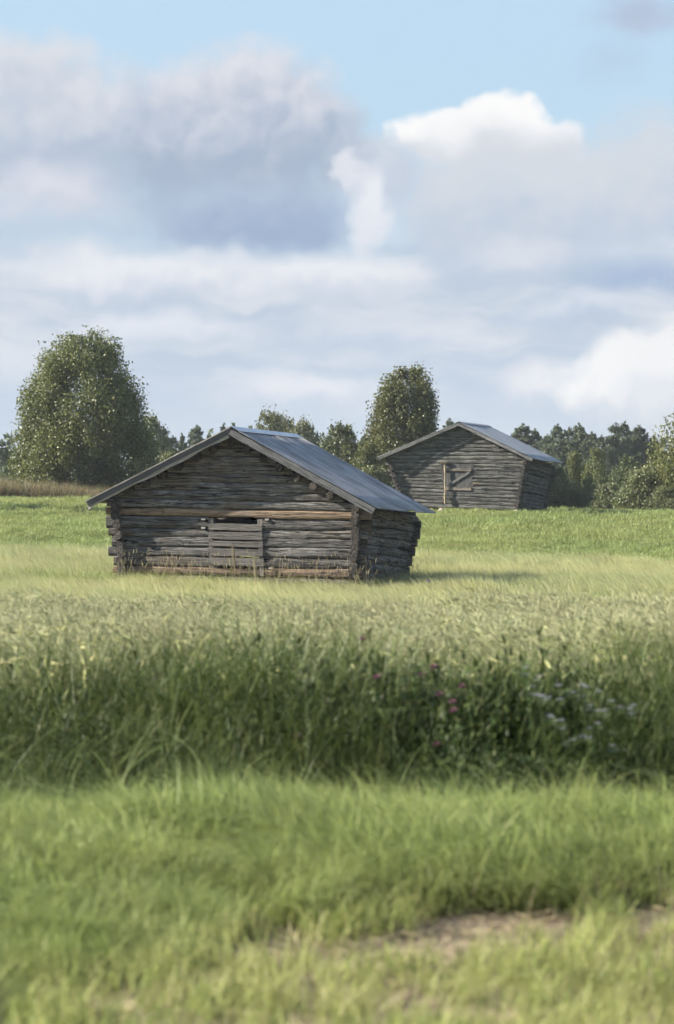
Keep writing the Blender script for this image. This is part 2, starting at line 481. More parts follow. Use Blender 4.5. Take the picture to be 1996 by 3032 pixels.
m, T = new_mat('bark')
tcn = T.n('ShaderNodeTexCoord')
n1 = T.noise(T.n('ShaderNodeMapping', {0: tcn.outputs['Object'], 3: (6, 6, 1.5)}).outputs[0], 3.0, 5.0, 0.65)
c = T.ramp(n1.outputs['Fac'], [(0.35, (0.05, 0.04, 0.032)), (0.6, (0.14, 0.12, 0.10))])
p = T.n('ShaderNodeBsdfPrincipled', {'Base Color': c, 'Roughness': 0.9})
T.n('ShaderNodeOutputMaterial', {0: p.outputs[0]})
M['bark'] = m
m, T = new_mat('birch_bark')
tcn = T.n('ShaderNodeTexCoord')
n1 = T.noise(T.n('ShaderNodeMapping', {0: tcn.outputs['Object'], 3: (2, 2, 9)}).outputs[0], 2.0, 5.0, 0.65)
c = T.ramp(n1.outputs['Fac'], [(0.38, (0.04, 0.035, 0.03)), (0.5, (0.42, 0.40, 0.37))])
p = T.n('ShaderNodeBsdfPrincipled', {'Base Color': c, 'Roughness': 0.7})
T.n('ShaderNodeOutputMaterial', {0: p.outputs[0]})
M['birch_bark'] = m

# ---------------------------------------------------------------- ground
def make_ground():
    ds = np.concatenate([np.linspace(-40, 3, 20), np.arange(3.3, 22, 0.3), np.arange(22, 130, 0.8),
                         np.geomspace(131, 4000, 50)])
    us = np.concatenate([np.linspace(-1, -0.12, 14), np.linspace(-0.115, 0.115, 90), np.linspace(0.12, 1, 14)])
    X = np.zeros((len(ds), len(us)))
    for i, d in enumerate(ds):
        w = 40 + max(d, 0) * 1.2 + 60
        X[i] = us * w
    D = np.repeat(ds[:, None], len(us), 1)
    Z = gz(X, D)
    V = np.stack([X, D, Z], -1).reshape(-1, 3)
    n, k = X.shape
    idx = np.arange(n * k).reshape(n, k)
    Fq = np.stack([idx[:-1, :-1], idx[:-1, 1:], idx[1:, 1:], idx[1:, :-1]], -1).reshape(-1, 4)
    o = link(bpy.data.objects.new('ground', mesh_np('ground', V, Fq, [M['soil']], smooth=True)))
    tag(o, 'gently rolling field of soil and straw under the crops', 'ground', kind='structure')


make_ground()


# ---------------------------------------------------------------- timber pieces
def beam_mesh(name, L, h0, h1, t, mats, seed, kind='log', wob=0.01, bow=0.0, nseg=12, taper=0.0, waver=0.0):
    """a timber along local X (-L/2..L/2), Z up, Y through the wall; ends are separate faces (material 1)"""
    r = np.random.default_rng(seed)
    if kind == 'board':
        prof = np.array([(-.5, -.5), (.5, -.5), (.5, .5), (-.5, .5)])
        ex = prof
    else:
        k = 12
        a = (np.arange(k) + 0.5) / k * 2 * math.pi
        e = {'log': 0.52, 'round': 1.0, 'hewn': 0.36}[kind]
        ex = np.stack([np.sign(np.cos(a)) * np.abs(np.cos(a)) ** e, np.sign(np.sin(a)) * np.abs(np.sin(a)) ** e], 1) * 0.5
        ex *= 1 + r.normal(0, 0.03, (k, 1))
    k = len(ex)
    xs = np.linspace(-L / 2, L / 2, nseg + 1)
    ph = r.uniform(0, 6.28, 6)
    V = []
    for i, x in enumerate(xs):
        f = i / nseg
        h = h0 + (h1 - h0) * f
        th = t * (1 - taper * f)
        cz = wob * (math.sin(x * 1.7 + ph[0]) + 0.6 * math.sin(x * 4.1 + ph[1])) + bow * 4 * f * (1 - f)
        cy = wob * 0.8 * math.sin(x * 1.3 + ph[2])
        sz = 1 + 0.05 * math.sin(x * 2.7 + ph[3]) + r.normal(0, 0.012) * (kind != 'board')
        P = ex * np.array([th, h * sz])
        if kind != 'board':
            P = P + r.normal(0, 0.0045, P.shape)
        elif waver:
            P[:2, 1] += waver * (math.sin(x * 3.1 + ph[4]) + 0.7 * math.sin(x * 7.3 + ph[5]))
        for y, z in P:
            V.append((x, y + cy, z + cz))
    n = nseg + 1
    quads = []
    for i in range(nseg):
        for j in range(k):
            j2 = (j + 1) % k
            quads.append((i * k + j, (i + 1) * k + j, (i + 1) * k + j2, i * k + j2))
    V = np.array(V)
    base = len(V)
    e0 = V[:k].copy()
    e1 = V[-k:].copy()
    V = np.concatenate([V, e0, e1])
    ends = [list(range(base, base + k)), list(range(base + k, base + 2 * k))[::-1]]
    me = mesh_np(name, V, [np.array(quads), np.array(ends)], mats, [0] * len(quads) + [1] * 2)
    sm = np.full(len(me.polygons), kind != 'board')
    sm[-2:] = False
    me.polygons.foreach_set('use_smooth', sm)
    return me


_seed = [100]


def beam(name, p0, p1, h0, t, mat, parent, h1=None, end=None, kind='log', up=None, origin=None, **kw):
    _seed[0] += 1
    p0, p1 = Vector(p0), Vector(p1)
    ax = (p1 - p0)
    L = ax.length
    ax.normalize()
    up = Vector(up or (0, 0, 1))
    y = up.cross(ax).normalized()
    z = ax.cross(y).normalized()
    me = beam_mesh(name, L, h0, h1 or h0, t, [mat, end or mat], _seed[0], kind, **kw)
    o = bpy.data.objects.new(name, me)
    R = Matrix((ax, y, z)).transposed().to_4x4()
    mid = (p0 + p1) / 2
    if parent is not None:
        po = origin if origin is not None else parent.matrix_world.translation
        o.matrix_basis = Matrix.Translation(mid - Vector(po)) @ R
    else:
        o.matrix_basis = Matrix.Translation(mid) @ R
    link(o, parent)
    return o


def lerp(a, b, t):
    return a + (b - a) * t


def icostone(name, loc, r, parent, origin, seed, mat):
    """an uneven fieldstone"""
    rr = np.random.default_rng(seed)
    nu, nv = 10, 7
    V = [(0, 0, -r * 0.7)]
    ph = rr.uniform(0, 6.28, 5)
    for j in range(1, nv):
        v = math.pi * j / nv - math.pi / 2
        for i in range(nu):
            u = 2 * math.pi * i / nu
            k = 1 + 0.10 * math.sin(2 * u + ph[0]) + 0.08 * math.sin(3 * u + ph[1] + 2 * v) + rr.normal(0, 0.03)
            V.append((math.cos(u) * math.cos(v) * r * k * 1.15, math.sin(u) * math.cos(v) * r * k * 0.9, math.sin(v) * r * k * 0.75))
    V.append((0, 0, r * 0.75))
    tr, qd = [], []
    for i in range(nu):
        tr.append((0, 1 + (i + 1) % nu, 1 + i))
        b = 1 + (nv - 2) * nu
        tr.append((len(V) - 1, b + i, b + (i + 1) % nu))
        for j in range(nv - 2):
            a = 1 + j * nu
            qd.append((a + i, a + (i + 1) % nu, a + nu + (i + 1) % nu, a + nu + i))
    me = mesh_np(name, V, [np.array(qd), np.array(tr)], [mat], smooth=True)
    o = bpy.data.objects.new(name, me)
    o.location = Vector(loc) - Vector(origin)
    link(o, parent)
    return o


# ---------------------------------------------------------------- corrugated roof
def roof_slope(part, origin, RF, RB, EF, EB, n, mat, pitch, amp, sag=0.0, lift=1.0):
    """sheets from ridge (RF..RB) to eave (EF..EB), each its own object; a real 3 mm thickness"""
    L = (RB - RF).length
    nrm = (EF - RF).cross(RB - RF).normalized()
    if nrm.z < 0:
        nrm = -nrm
    for i in range(n):
        t0, t1 = i / n - (0.02 if i else 0), (i + 1) / n
        cols = int(max(8, (t1 - t0) * L / pitch * 6))
        rows = 7
        V, UV = [], []
        slope = (EF - RF).length
        jit = rnd.uniform(-0.012, 0.02)
        for side in (0, 1):
            for r_ in range(rows):
                w = r_ / (rows - 1)
                if r_ == rows - 1:
                    w += jit
                for c_ in range(cols + 1):
                    t = lerp(t0, t1, c_ / cols)
                    P = lerp(lerp(RF, RB, t), lerp(EF, EB, t), w)
                    hgt = amp * math.sin(2 * math.pi * t * L / pitch) + 0.002 * (i % 2) - sag * 4 * t * (1 - t)
                    P = P + nrm * (hgt - side * 0.003)
                    V.append(P - origin)
                    UV.append((t * L, w * slope))
        k = cols + 1
        idx = np.arange(2 * rows * k).reshape(2, rows, k)
        q = []
        a = idx[0]
        q.append(np.stack([a[:-1, :-1], a[:-1, 1:], a[1:, 1:], a[1:, :-1]], -1).reshape(-1, 4))
        b = idx[1]
        q.append(np.stack([b[:-1, :-1], b[1:, :-1], b[1:, 1:], b[:-1, 1:]], -1).reshape(-1, 4))
        for x0, x1 in ((a[0], b[0]), (b[-1], a[-1]), (b[:, 0], a[:, 0]), (a[:, -1], b[:, -1])):
            q.append(np.stack([x0[:-1], x1[:-1], x1[1:], x0[1:]], -1).reshape(-1, 4))
        Fq = np.concatenate(q)
        me = mesh_np('roof_sheet', np.array(V), Fq, [mat], smooth=True)
        uvl = me.uv_layers.new(name='UVMap')
        li = np.empty(len(me.loops), np.int32)
        me.loops.foreach_get('vertex_index', li)
        uvl.data.foreach_set('uv', np.array(UV, np.float32)[li].ravel())
        o = bpy.data.objects.new('roof_sheet', me)
        link(o, part)


def ridge_cap(part, origin, RF, RB, EF, LF, width, mat, lift=0.03, name='ridge_cap', wav=0.0):
    """bent strip of sheet over the ridge"""
    d1 = (EF - RF).normalized()
    d2 = (LF - RF).normalized()
    V, UV = [], []
    n = 12
    for side in (0, 1):
        for i in range(n + 1):
            t = i / n
            R = lerp(RF, RB, t) + Vector((0, 0, lift - side * 0.004 + wav * math.sin(t * 9)))
            for j, (dv, w) in enumerate(((d2, width), (None, 0), (d1, width))):
                P = R if dv is None else R + dv * w
                V.append(P - origin)
                UV.append((t * 4, j * width))
    k = 3
    idx = np.arange(2 * (n + 1) * k).reshape(2, n + 1, k)
    a, b = idx
    q = [np.stack([a[:-1, :-1], a[:-1, 1:], a[1:, 1:], a[1:, :-1]], -1).reshape(-1, 4),
         np.stack([b[:-1, :-1], b[1:, :-1], b[1:, 1:], b[:-1, 1:]], -1).reshape(-1, 4)]
    for x0, x1 in ((a[0], b[0]), (b[-1], a[-1]), (b[:, 0], a[:, 0]), (a[:, -1], b[:, -1])):
        q.append(np.stack([x0[:-1], x1[:-1], x1[1:], x0[1:]], -1).reshape(-1, 4))
    me = mesh_np(name, np.array(V), np.concatenate(q), [mat])
    me.polygons.foreach_set('use_smooth', np.zeros(len(me.polygons), bool))
    uvl = me.uv_layers.new(name='UVMap')
    li = np.empty(len(me.loops), np.int32)
    me.loops.foreach_get('vertex_index', li)
    uvl.data.foreach_set('uv', np.array(UV, np.float32)[li].ravel())
    link(bpy.data.objects.new(name, me), part)


class Frame:
    """barn space: a across the front, b into the depth, s up (1 = top of the wall), to the world"""
    def __init__(self, B, T):
        self.B, self.T = B, T     # FL FR BR BL
        self.H = sum((t - b).length for b, t in zip(B, T)) / 4

    def q(self, C, a, b):
        return lerp(lerp(C[0], C[1], a), lerp(C[3], C[2], a), b)

    def __call__(self, a, b, s):
        if s <= 1:
            return lerp(self.q(self.B, a, b), self.q(self.T, a, b), s)
        return self.q(self.T, a, b) + Vector((0, 0, (s - 1) * self.H))

    def up(self, a, b):
        return (self.q(self.T, a, b) - self.q(self.B, a, b)).normalized()


def empty(name, loc, parent=None, origin=None):
    o = bpy.data.objects.new(name, None)
    o.empty_display_size = 0.3
    o.location = Vector(loc) - (Vector(origin) if origin is not None else Vector((0, 0, 0)))
    link(o, parent)
    return o


# ================================================================ near barn
def near_barn():
    FLb, FRb = PX(372, 1697, 46.3), PX(1050, 1711, 45.0)
    FLt, FRt = PX(353, 1525, 46.3), PX(1060, 1541, 45.0)
    BRb, BRt = PX(1179, 1728, 49.2), PX(1222, 1562, 49.2)
    inward = (BRt - FRt)
    BLt = FLt + Vector((inward.x, inward.y, -0.05))
    BLb = FLb + Vector((inward.x, inward.y, -0.08))
    fr = Frame([FLb, FRb, BRb, BLb], [FLt, FRt, BRt, BLt])
    org = (FLb + FRb + BRb + BLb) / 4
    org.z = gz(org.x, org.y)
    barn = empty('hay_barn', org)
    tag(barn, 'nearer grey log hay barn with slatted hatch and ribbed metal roof in yellow barley', 'barn', 'old log hay barns')
    O = org
    W_ = (FRt - FLt).length
    ov = 0.25 / W_
    D_ = (BRt - FRt).length
    ovd = 0.22 / D_
    G = dict(parent=barn, origin=O)
    # front wall courses (boundaries measured at both corners)
    Lb = [0, .123, .304, .462, .643, .784, 1.0]
    Rb = [0, .155, .324, .506, .665, .812, 1.0]
    a_j0, a_j1 = 0.385, 0.612       # door opening
    for k in range(6):
        def row(a, k=k):
            return lerp(Lb[k], Rb[k], a), lerp(Lb[k + 1], Rb[k + 1], a)

        def pt(a, k=k):
            lo, hi = row(a)
            return fr(a, 0, (lo + hi) / 2)

        def hh(a, k=k):
            lo, hi = row(a)
            return (hi - lo) * fr.H * (1.04 if k else 0.95)
        mt = M['sill'] if k == 0 else M['log']
        e = M['sill'] if k == 0 else M['log_end']
        jl, jr = rnd.uniform(-.012, .012), rnd.uniform(-.012, .012)
        if k == 0:
            beam('log', pt(-ov), pt(a_j0 + 0.3), hh(0), 0.16, mt, end=e, kind='hewn', h1=hh(.6), up=fr.up(.3, 0), wob=.006, **G)
            beam('log', pt(a_j0 + 0.302), pt(1 + ov * .8), hh(.7), 0.16, mt, end=e, kind='hewn', h1=hh(1), up=fr.up(.8, 0), wob=.004, **G)
        else:
            beam('log', pt(-ov + jl), pt(a_j0), hh(0), 0.17, mt, end=e, h1=hh(a_j0) * rnd.uniform(.96, 1.02), up=fr.up(.2, 0), wob=.007, **G)
            beam('log', pt(a_j1), pt(1 + ov + jr), hh(a_j1) * rnd.uniform(.97, 1.03), 0.17, mt, end=e, h1=hh(1), up=fr.up(.8, 0), wob=.007, **G)
    # hidden course below the sill and corner stones
    for b in (0, 1):
        beam('log', fr(0 - ov, b, -0.13), fr(1 + ov, b, -0.13), .22 * fr.H, 0.18, M['log'], end=M['log_end'], **G)
    for a, b in ((0, 0), (1, 0), (1, 1), (0, 1), (.5, 0)):
        p_ = fr(a, b, -0.33)
        icostone('foundation_stone', p_, 0.2, barn, O, int(a * 7 + b * 13), M['stone'])
    # lintel, freshly hewn
    beam('lintel', fr(-ov * 1.05, 0, 1.068), fr(1 + ov * 1.05, 0, 1.068) , .125 * fr.H, 0.19, M['new_log'], end=M['new_log'],
         kind='hewn', up=fr.up(.5, 0), wob=.004, h1=.135 * fr.H, **G)
    # roof corner points
    RF, LF, EF = PX(684, 1265, 45.2), PX(256, 1484, 46.15), PX(1114, 1503, 44.55)
    dirn = (inward * Vector((1, 1, 0))).normalized()

    def back(Pf, px, py, L):
        d = Pf.y + dirn.y * L
        return PX(px, py, d)
    RB = back(RF, 876, 1287, 4.45)
    EB = back(EF, 1285, 1516, 4.6)
    LB = LF + Vector((RB.x - RF.x, RB.y - RF.y, -0.05))

    # line of the roof's underside over the front wall, in (a, s)
    def a_s(P):
        a = (P.x - FLt.x) / (FRt.x - FLt.x)
        z0 = lerp(FLt.z, FRt.z, a)
        return a, 1 + (P.z - z0) / fr.H
    aR, sR = a_s(RF)
    aL, sL = a_s(LF)
    aE, sE = a_s(EF)
    und = 0.085

    def roof_a(s, side):
        s = s + und
        if side < 0:
            return aL + (s - sL) / (sR - sL) * (aR - aL)
        return aE + (s - sE) / (sR - sE) * (aR - aE)
    # gable courses, a purlin on the end of each
    step = .148
    s0 = 1.14
    for b in (0, 1):
        for k in range(9):
            lo = s0 + step * k
            hi = lo + step
            mid = (lo + hi) / 2
            l, r_ = roof_a(hi - .02, -1), roof_a(hi - .02, 1)
            l, r_ = max(l, -ov), min(r_, 1 + ov)
            if r_ - l < 0.03:
                continue
            n_ = beam('gable_log', fr(l, b, mid), fr(r_, b, mid), step * fr.H * 1.07, .16, M['log'], end=M['log_end'], wob=.006, **G)
    for k in range(8):
        for side in (-1, 1):
            s = s0 + step * (k + .72)
            a = roof_a(s + .13, side)
            if k == 0:
                a = 0 if side < 0 else 1
                s = s0 + step * .35
            f0 = -ovd * rnd.uniform(.7, 1.0)
            dz = rnd.uniform(.95, 1.15)
            beam('purlin', fr(a, f0, s), fr(a, 1 + ovd * .5, s - .03), 0.155 * dz, .155 * dz, M['log'], end=M['log_end'], kind='round', wob=.004, **G)
    beam('purlin', fr(aR, -ovd * .6, sR - .16), fr(aR, 1 + ovd * .5, sR - .17), .13, .13, M['log'], end=M['log_end'], kind='round', **G)
    # side walls: courses half a course off the front ones
    bnd = [-.2, -.02, .135, .285, .445, .60, .755, .915, 1.06, 1.2]
    for side, a in ((1, 1), (-1, 0)):
        for k in range(len(bnd) - 1):
            lo, hi = bnd[k], bnd[k + 1]
            mid = (lo + hi) / 2
            h = (hi - lo) * fr.H * (rnd.uniform(.99, 1.07))
            f0 = ovd * rnd.uniform(.62, 1.2)
            da = rnd.uniform(-.004, .004)
            up_ = fr.up(a, .5)
            beam('log', fr(a + da, -f0, mid), fr(a, 1 + ovd * rnd.uniform(.9, 1.15), mid), h, .16, M['log'], end=M['log_end'], up=up_,
                 bow=rnd.uniform(.0, .03), wob=.009, h1=h * rnd.uniform(.94, 1.03), **G)
    # back wall
    for k in range(7):
        lo, hi = ([0, .14, .31, .485, .65, .80, 1.0, 1.14][k:k + 2])
        beam('log', fr(-ov, 1, (lo + hi) / 2), fr(1 + ov * rnd.uniform(.68, .8), 1, (lo + hi) / 2), (hi - lo) * fr.H * .99, .17, M['log'],
             end=M['log_end'], up=fr.up(.5, 1), wob=.008, **G)
    # door opening: jambs and wavy-edged slats
    nrm = (FRt - FLt).cross(Vector((0, 0, 1))).normalized()
    if nrm.y > 0:
        nrm = -nrm
    for a in (a_j0 + .008, a_j1 - .008):
        beam('door_jamb', fr(a, 0, .0) + nrm * .02, fr(a, 0, .985) + nrm * .02, .10, .13, M['board'], kind='board', up=(FRt - FLt), **G)
    hatch = empty('hatch', fr(.5, 0, 0), barn, O)
    ho = fr(.5, 0, 0)
    ys = [(.165, .322), (.335, .472), (.492, .606), (.626, .762), (.778, .905)]
    for i, (lo, hi) in enumerate(ys):
        m_ = (lo + hi) / 2
        beam('board', fr(a_j0 + .002, 0, m_) + nrm * (.085 + .012 * (i % 2)), fr(a_j1 + .004 - .006 * i / 4, 0, m_ - .005) + nrm * (.085 + .012 * (i % 2)),
             (hi - lo) * fr.H * .86, .034, M['board'], kind='board', parent=hatch, origin=ho, waver=.006, wob=.002)
    for a, s in ((a_j0 - .02, .97), (a_j0 - .022, .80), (a_j1 + .02, .985), (a_j1 + .035, .14)):
        beam('wedge', fr(a - .008, 0, s) + nrm * .10, fr(a + .008, 0, s) + nrm * .10, .035, .04, M['pale_board'], kind='board', **G)
    # roof
    roof = empty('roof', RF, barn, O)
    roof_slope(roof, RF, RF, RB, EF, EB, 6, M['roof'], .085, .011, sag=.01)
    roof_slope(roof, RF, RF, RB, LF, LB, 6, M['roof'], .085, .011)
    ridge_cap(roof, RF, RF - dirn * .03, RB + dirn * .03, EF, LF, .21, M['ridge_cap'], .022)
    ro = RF
    dn = Vector((0, 0, -1))
    fw = -dirn * .02
    # bargeboards: grey board on the right rake, dark board over a pale wavy one on the left
    dE = (EF - RF).normalized()
    dL = (LF - RF).normalized()
    nE = Vector((-dE.z, 0, dE.x)).normalized()
    if nE.z > 0:
        nE = -nE
    nL = Vector((-dL.z, 0, dL.x)).normalized()
    if nL.z > 0:
        nL = -nL
    beam('bargeboard', RF + nE * .085 + fw + dE * .04, EF + nE * .085 + fw, .135, .03, M['barge'], kind='board', parent=roof, origin=ro, up=-nE, wob=.002, waver=.003)
    beam('edge_board', RF + nL * .062 + fw - dL * .0, LF + nL * .062 + fw, .10, .028, M['dark_edge'], kind='board', parent=roof, origin=ro, up=-nL, wob=.001)
    beam('edge_board', RF + nL * .135 + fw * .2 + dL * .12, LF + nL * .12 + fw * .2 + dL * .03, .075, .03, M['pale_board'], kind='board', parent=roof, origin=ro, up=-nL,
         wob=.002, waver=.013, nseg=40)
    beam('edge_strip', RF + nL * .0 + fw * 2.2 - dL * .0, LF + fw * 2.2 + dL * .0, .022, .012, M['pale_board'], kind='board', parent=roof, origin=ro, up=-nL, wob=.0005)
    # battens along both eaves and a few between, under the sheets
    for (F0, B0, R0, R1, nn) in ((EF, EB, RF, RB, nE), (LF, LB, RF, RB, nL)):
        for w in (.15, .40, .65, .93):
            beam('batten', lerp(R0, F0, w) + nn * .08 + dirn * .03, lerp(R1, B0, w) + nn * .08 - dirn * .08, .05, .08, M['log'], parent=roof, origin=ro, kind='board', up=nn)
    return fr


# ================================================================ far barn
def far_barn():
    FLb, FRb = PX(1200, 1497, 81.6), PX(1530, 1511, 80.0)
    FLt, FRt = PX(1152, 1358, 81.6), PX(1557, 1364, 80.0)
    BRb, BRt = PX(1601, 1520, 84.1), PX(1634, 1384, 84.1)
    inward = BRt - FRt
    BLt = FLt + Vector((inward.x, inward.y, -.05))
    BLb = FLb + Vector((BRb.x - FRb.x, BRb.y - FRb.y, -.05))
    fr = Frame([FLb, FRb, BRb, BLb], [FLt, FRt, BRt, BLt])
    O = (FLb + FRb + BRb + BLb) / 4
    O.z = gz(O.x, O.y)
    barn = empty('hay_barn', O)
    tag(barn, 'farther log hay barn with plank door and outward leaning walls on the green field', 'barn', 'old log hay barns')
    G = dict(parent=barn, origin=O)
    ov = .16 / (FRt - FLt).length
    D_ = inward.length
    ovd = .17 / D_
    n = 13
    a0, a1 = .385, .612
    mt, me = M['log_far'], M['log_end']
    lowb = empty('dummy', (0, 0, 0)) if False else None
    for k in range(n):
        lo, hi = k / n, (k + 1) / n
        mid = (lo + hi) / 2
        h = fr.H / n * rnd.uniform(.97, 1.09)
        j = lambda: rnd.uniform(-.01, .01)
        if 4 <= k <= 11:
            beam('log', fr(-ov + j(), 0, mid), fr(a0, 0, mid), h, .14, mt, end=me, up=fr.up(.2, 0), wob=.007, nseg=8, **G)
            beam('log', fr(a1, 0, mid), fr(1 + ov + j(), 0, mid), h, .14, mt, end=me, up=fr.up(.8, 0), wob=.007, nseg=8, **G)
        else:
            beam('log', fr(-ov + j(), 0, mid), fr(1 + ov + j(), 0, mid), h, .14, mt, end=me, up=fr.up(.5, 0), wob=.008, **G)
        beam('log', fr(-ov + j(), 1, mid), fr(1 + ov * 1.2 + j(), 1, mid), h, .14, mt, end=me, up=fr.up(.5, 1), wob=.008, nseg=8, **G)
    for a in (0, 1):
        for k in range(n):
            mid = k / n + .01
            h = fr.H / n * rnd.uniform(.9, 1.04)
            beam('log', fr(a, -ovd * rnd.uniform(.8, 1.2), mid), fr(a, 1 + ovd * rnd.uniform(.7, 1.2), mid), h, .14, mt, end=me, up=fr.up(a, .5),
                 bow=rnd.uniform(.0, .06), wob=.01, nseg=8, **G)
        beam('log', fr(a, -ovd, 1.02), fr(a, 1 + ovd, 1.02), .13, .15, mt, end=me, nseg=8, **G)
    RF, LF, EF = PX(1359, 1249, 80.5), PX(1119, 1352.5, 81.4), PX(1583, 1358.5, 79.6)
    dirn = (inward * Vector((1, 1, 0))).normalized()
    RB = PX(1446, 1260, RF.y + dirn.y * 4.35)
    EB = PX(1671, 1371, EF.y + dirn.y * 4.65)
    LB = LF + Vector((RB.x - RF.x, RB.y - RF.y, -.05))

    def a_s(P):
        a = (P.x - FLt.x) / (FRt.x - FLt.x)
        return a, 1 + (P.z - lerp(FLt.z, FRt.z, a)) / fr.H
    aR, sR = a_s(RF)
    aL, sL = a_s(LF)
    aE, sE = a_s(EF)

    def roof_a(s, side):
        s = s + .05
        if side < 0:
            return aL + (s - sL) / (sR - sL) * (aR - aL)
        return aE + (s - sE) / (sR - sE) * (aR - aE)
    step = 1 / 12.6
    for b in (0, 1):
        for k in range(10):
            lo = 1 + step * k
            hi = lo + step
            l, r_ = max(roof_a(hi - .015, -1), -ov), min(roof_a(hi - .015, 1), 1 + ov)
            if r_ - l < .03:
                continue
            beam('gable_log', fr(l, b, (lo + hi) / 2), fr(r_, b, (lo + hi) / 2), step * fr.H * 1.06, .14, mt, end=me, wob=.006, nseg=8, **G)
    for side in (-1, 1):
        for s in (1.12, 1.33, 1.52):
            a = roof_a(s + .01, side)
            beam('purlin', fr(a, -ovd * 1.1, s), fr(a, 1 + ovd * .5, s - .03), .13, .13, mt, end=me, kind='round', nseg=6, **G)
    beam('purlin', fr(aR, -ovd, sR - .12), fr(aR, 1 + ovd * .5, sR - .13), .13, .13, mt, end=me, kind='round', nseg=6, **G)
    # stones under the wall, three show
    for i, (px, py, d) in enumerate(((1308, 1512, 80.9), (1413, 1513, 80.45), (1527, 1517, 79.85))):
        P_ = PX(px, py, d)
        icostone('foundation_stone', P_, .125, barn, O, 50 + i, M['stone'])
    for a, b in ((1, 1), (0, 1), (0, 0)):
        icostone('foundation_stone', fr(a, b, -.06), .13, barn, O, 60 + int(a * 3 + b), M['stone'])
    nrm = (FRt - FLt).cross(Vector((0, 0, 1))).normalized()
    if nrm.y > 0:
        nrm = -nrm
    # door of vertical planks with three-piece Z brace
    do = fr(.44, 0, .3)
    door = empty('door', do, barn, O)
    GD = dict(parent=door, origin=do, kind='board')
    sb, st = 3.9 / n, 11.9 / n
    nb = 6
    for i in range(nb):
        a = lerp(a0 + .006, a1 - .006, (i + .5) / nb)
        w = (a1 - a0) / nb * (FRt - FLt).length * .985
        beam('plank', fr(a, 0, sb) + nrm * .05, fr(a, 0, st) + nrm * .05, w, .03, M['dark_plank'], up=(FRt - FLt), wob=0, **GD)
    zb, zt = 5.2 / n, 10.3 / n
    beam('brace', fr(a0 + .01, 0, zt) + nrm * .085, fr(a1 - .004, 0, zt) + nrm * .085, .10, .035, M['brown_plank'], wob=.001, **GD)
    beam('brace', fr(a0 + .012, 0, zb) + nrm * .085, fr(a1 - .006, 0, zb) + nrm * .085, .10, .035, M['brown_plank'], wob=.001, **GD)
    beam('brace', fr(a0 + .035, 0, zb + .06) + nrm * .086, fr(a1 - .016, 0, zt - .045) + nrm * .086, .075, .033, M['barge'], wob=.001, **GD)
    for a in (a0 - .004, a1 + .004):
        beam('door_jamb', fr(a, 0, 3.9 / n) + nrm * .03, fr(a, 0, 12 / n) + nrm * .03, .06, .1, M['dark_plank'], kind='board', up=(FRt - FLt), **G)
    # turning pole that hangs the door: collar board, slim pole, thick foot
    pivot = empty('door_pole', fr(a0 - .005, 0, .2), barn, O)
    po = fr(a0 - .005, 0, .2)
    top, mid_, bot = PX(1316.5, 1369, 81.0), PX(1317.5, 1466, 80.95), PX(1317.5, 1492, 80.93)
    GP = dict(parent=pivot, origin=po)
    top = Vector((top.x, fr(a0, 0, .9).y - .17, top.z))
    mid_ = Vector((mid_.x, top.y, mid_.z))
    bot = Vector((bot.x, top.y, bot.z))
    beam('shaft', top, mid_, .05, .05, M['yellow_wood'], kind='round', up=(1, 0, 0), wob=.003, nseg=8, **GP)
    beam('foot', mid_ + Vector((0, 0, .03)), bot, .11, .10, M['yellow_wood'], kind='round', up=(1, 0, 0), taper=.4, h1=.05, wob=0, nseg=6, **GP)
    beam('collar', top + Vector((-.15, 0, 0)), top + Vector((.14, 0, -.01)), .07, .10, M['yellow_wood'], kind='hewn', wob=.001, nseg=4, **GP)
    beam('peg', PX(1400, 1432, 80.42) , PX(1417, 1431, 80.36), .065, .06, M['yellow_wood'], end=M['pale_board'], kind='round', nseg=4, wob=0, taper=.3, h1=.05, **G)
    # roof
    roof = empty('roof', RF, barn, O)
    roof_slope(roof, RF, RF, RB, EF, EB, 5, M['roof_far'], .1, .007, sag=.008)
    roof_slope(roof, RF, RF, RB, LF, LB, 5, M['roof_far'], .1, .007)
    ridge_cap(roof, RF, RF - dirn * .03, RB + dirn * .03, EF, LF, .15, M['roof_far'], .02)
    dE, dL = (EF - RF).normalized(), (LF - RF).normalized()
    nE = Vector((-dE.z, 0, dE.x)).normalized()
    nE = -nE if nE.z > 0 else nE
    nL = Vector((-dL.z, 0, dL.x)).normalized()
    nL = -nL if nL.z > 0 else nL
    fw = -dirn * .02
    beam('bargeboard', RF + nE * .075 + fw, EF + nE * .075 + fw - dE * .05, .11, .03, M['barge'], kind='board', parent=roof, origin=RF, up=-nE, wob=.002)
    beam('bargeboard', RF + nL * .07 + fw, LF + nL * .07 + fw, .10, .03, M['barge'], kind='board', parent=roof, origin=RF, up=-nL, wob=.002)
    for (F0, B0, nn) in ((EF, EB, nE), (LF, LB, nL)):
        for w in (.2, .55, .92):
            beam('batten', lerp(RF, F0, w) + nn * .075 + dirn * .03, lerp(RB, B0, w) + nn * .075 - dirn * .06, .05, .07, mt, parent=roof, origin=RF, kind='board', up=nn, nseg=2)
    return fr


near_frame = near_barn()
far_frame = far_barn()


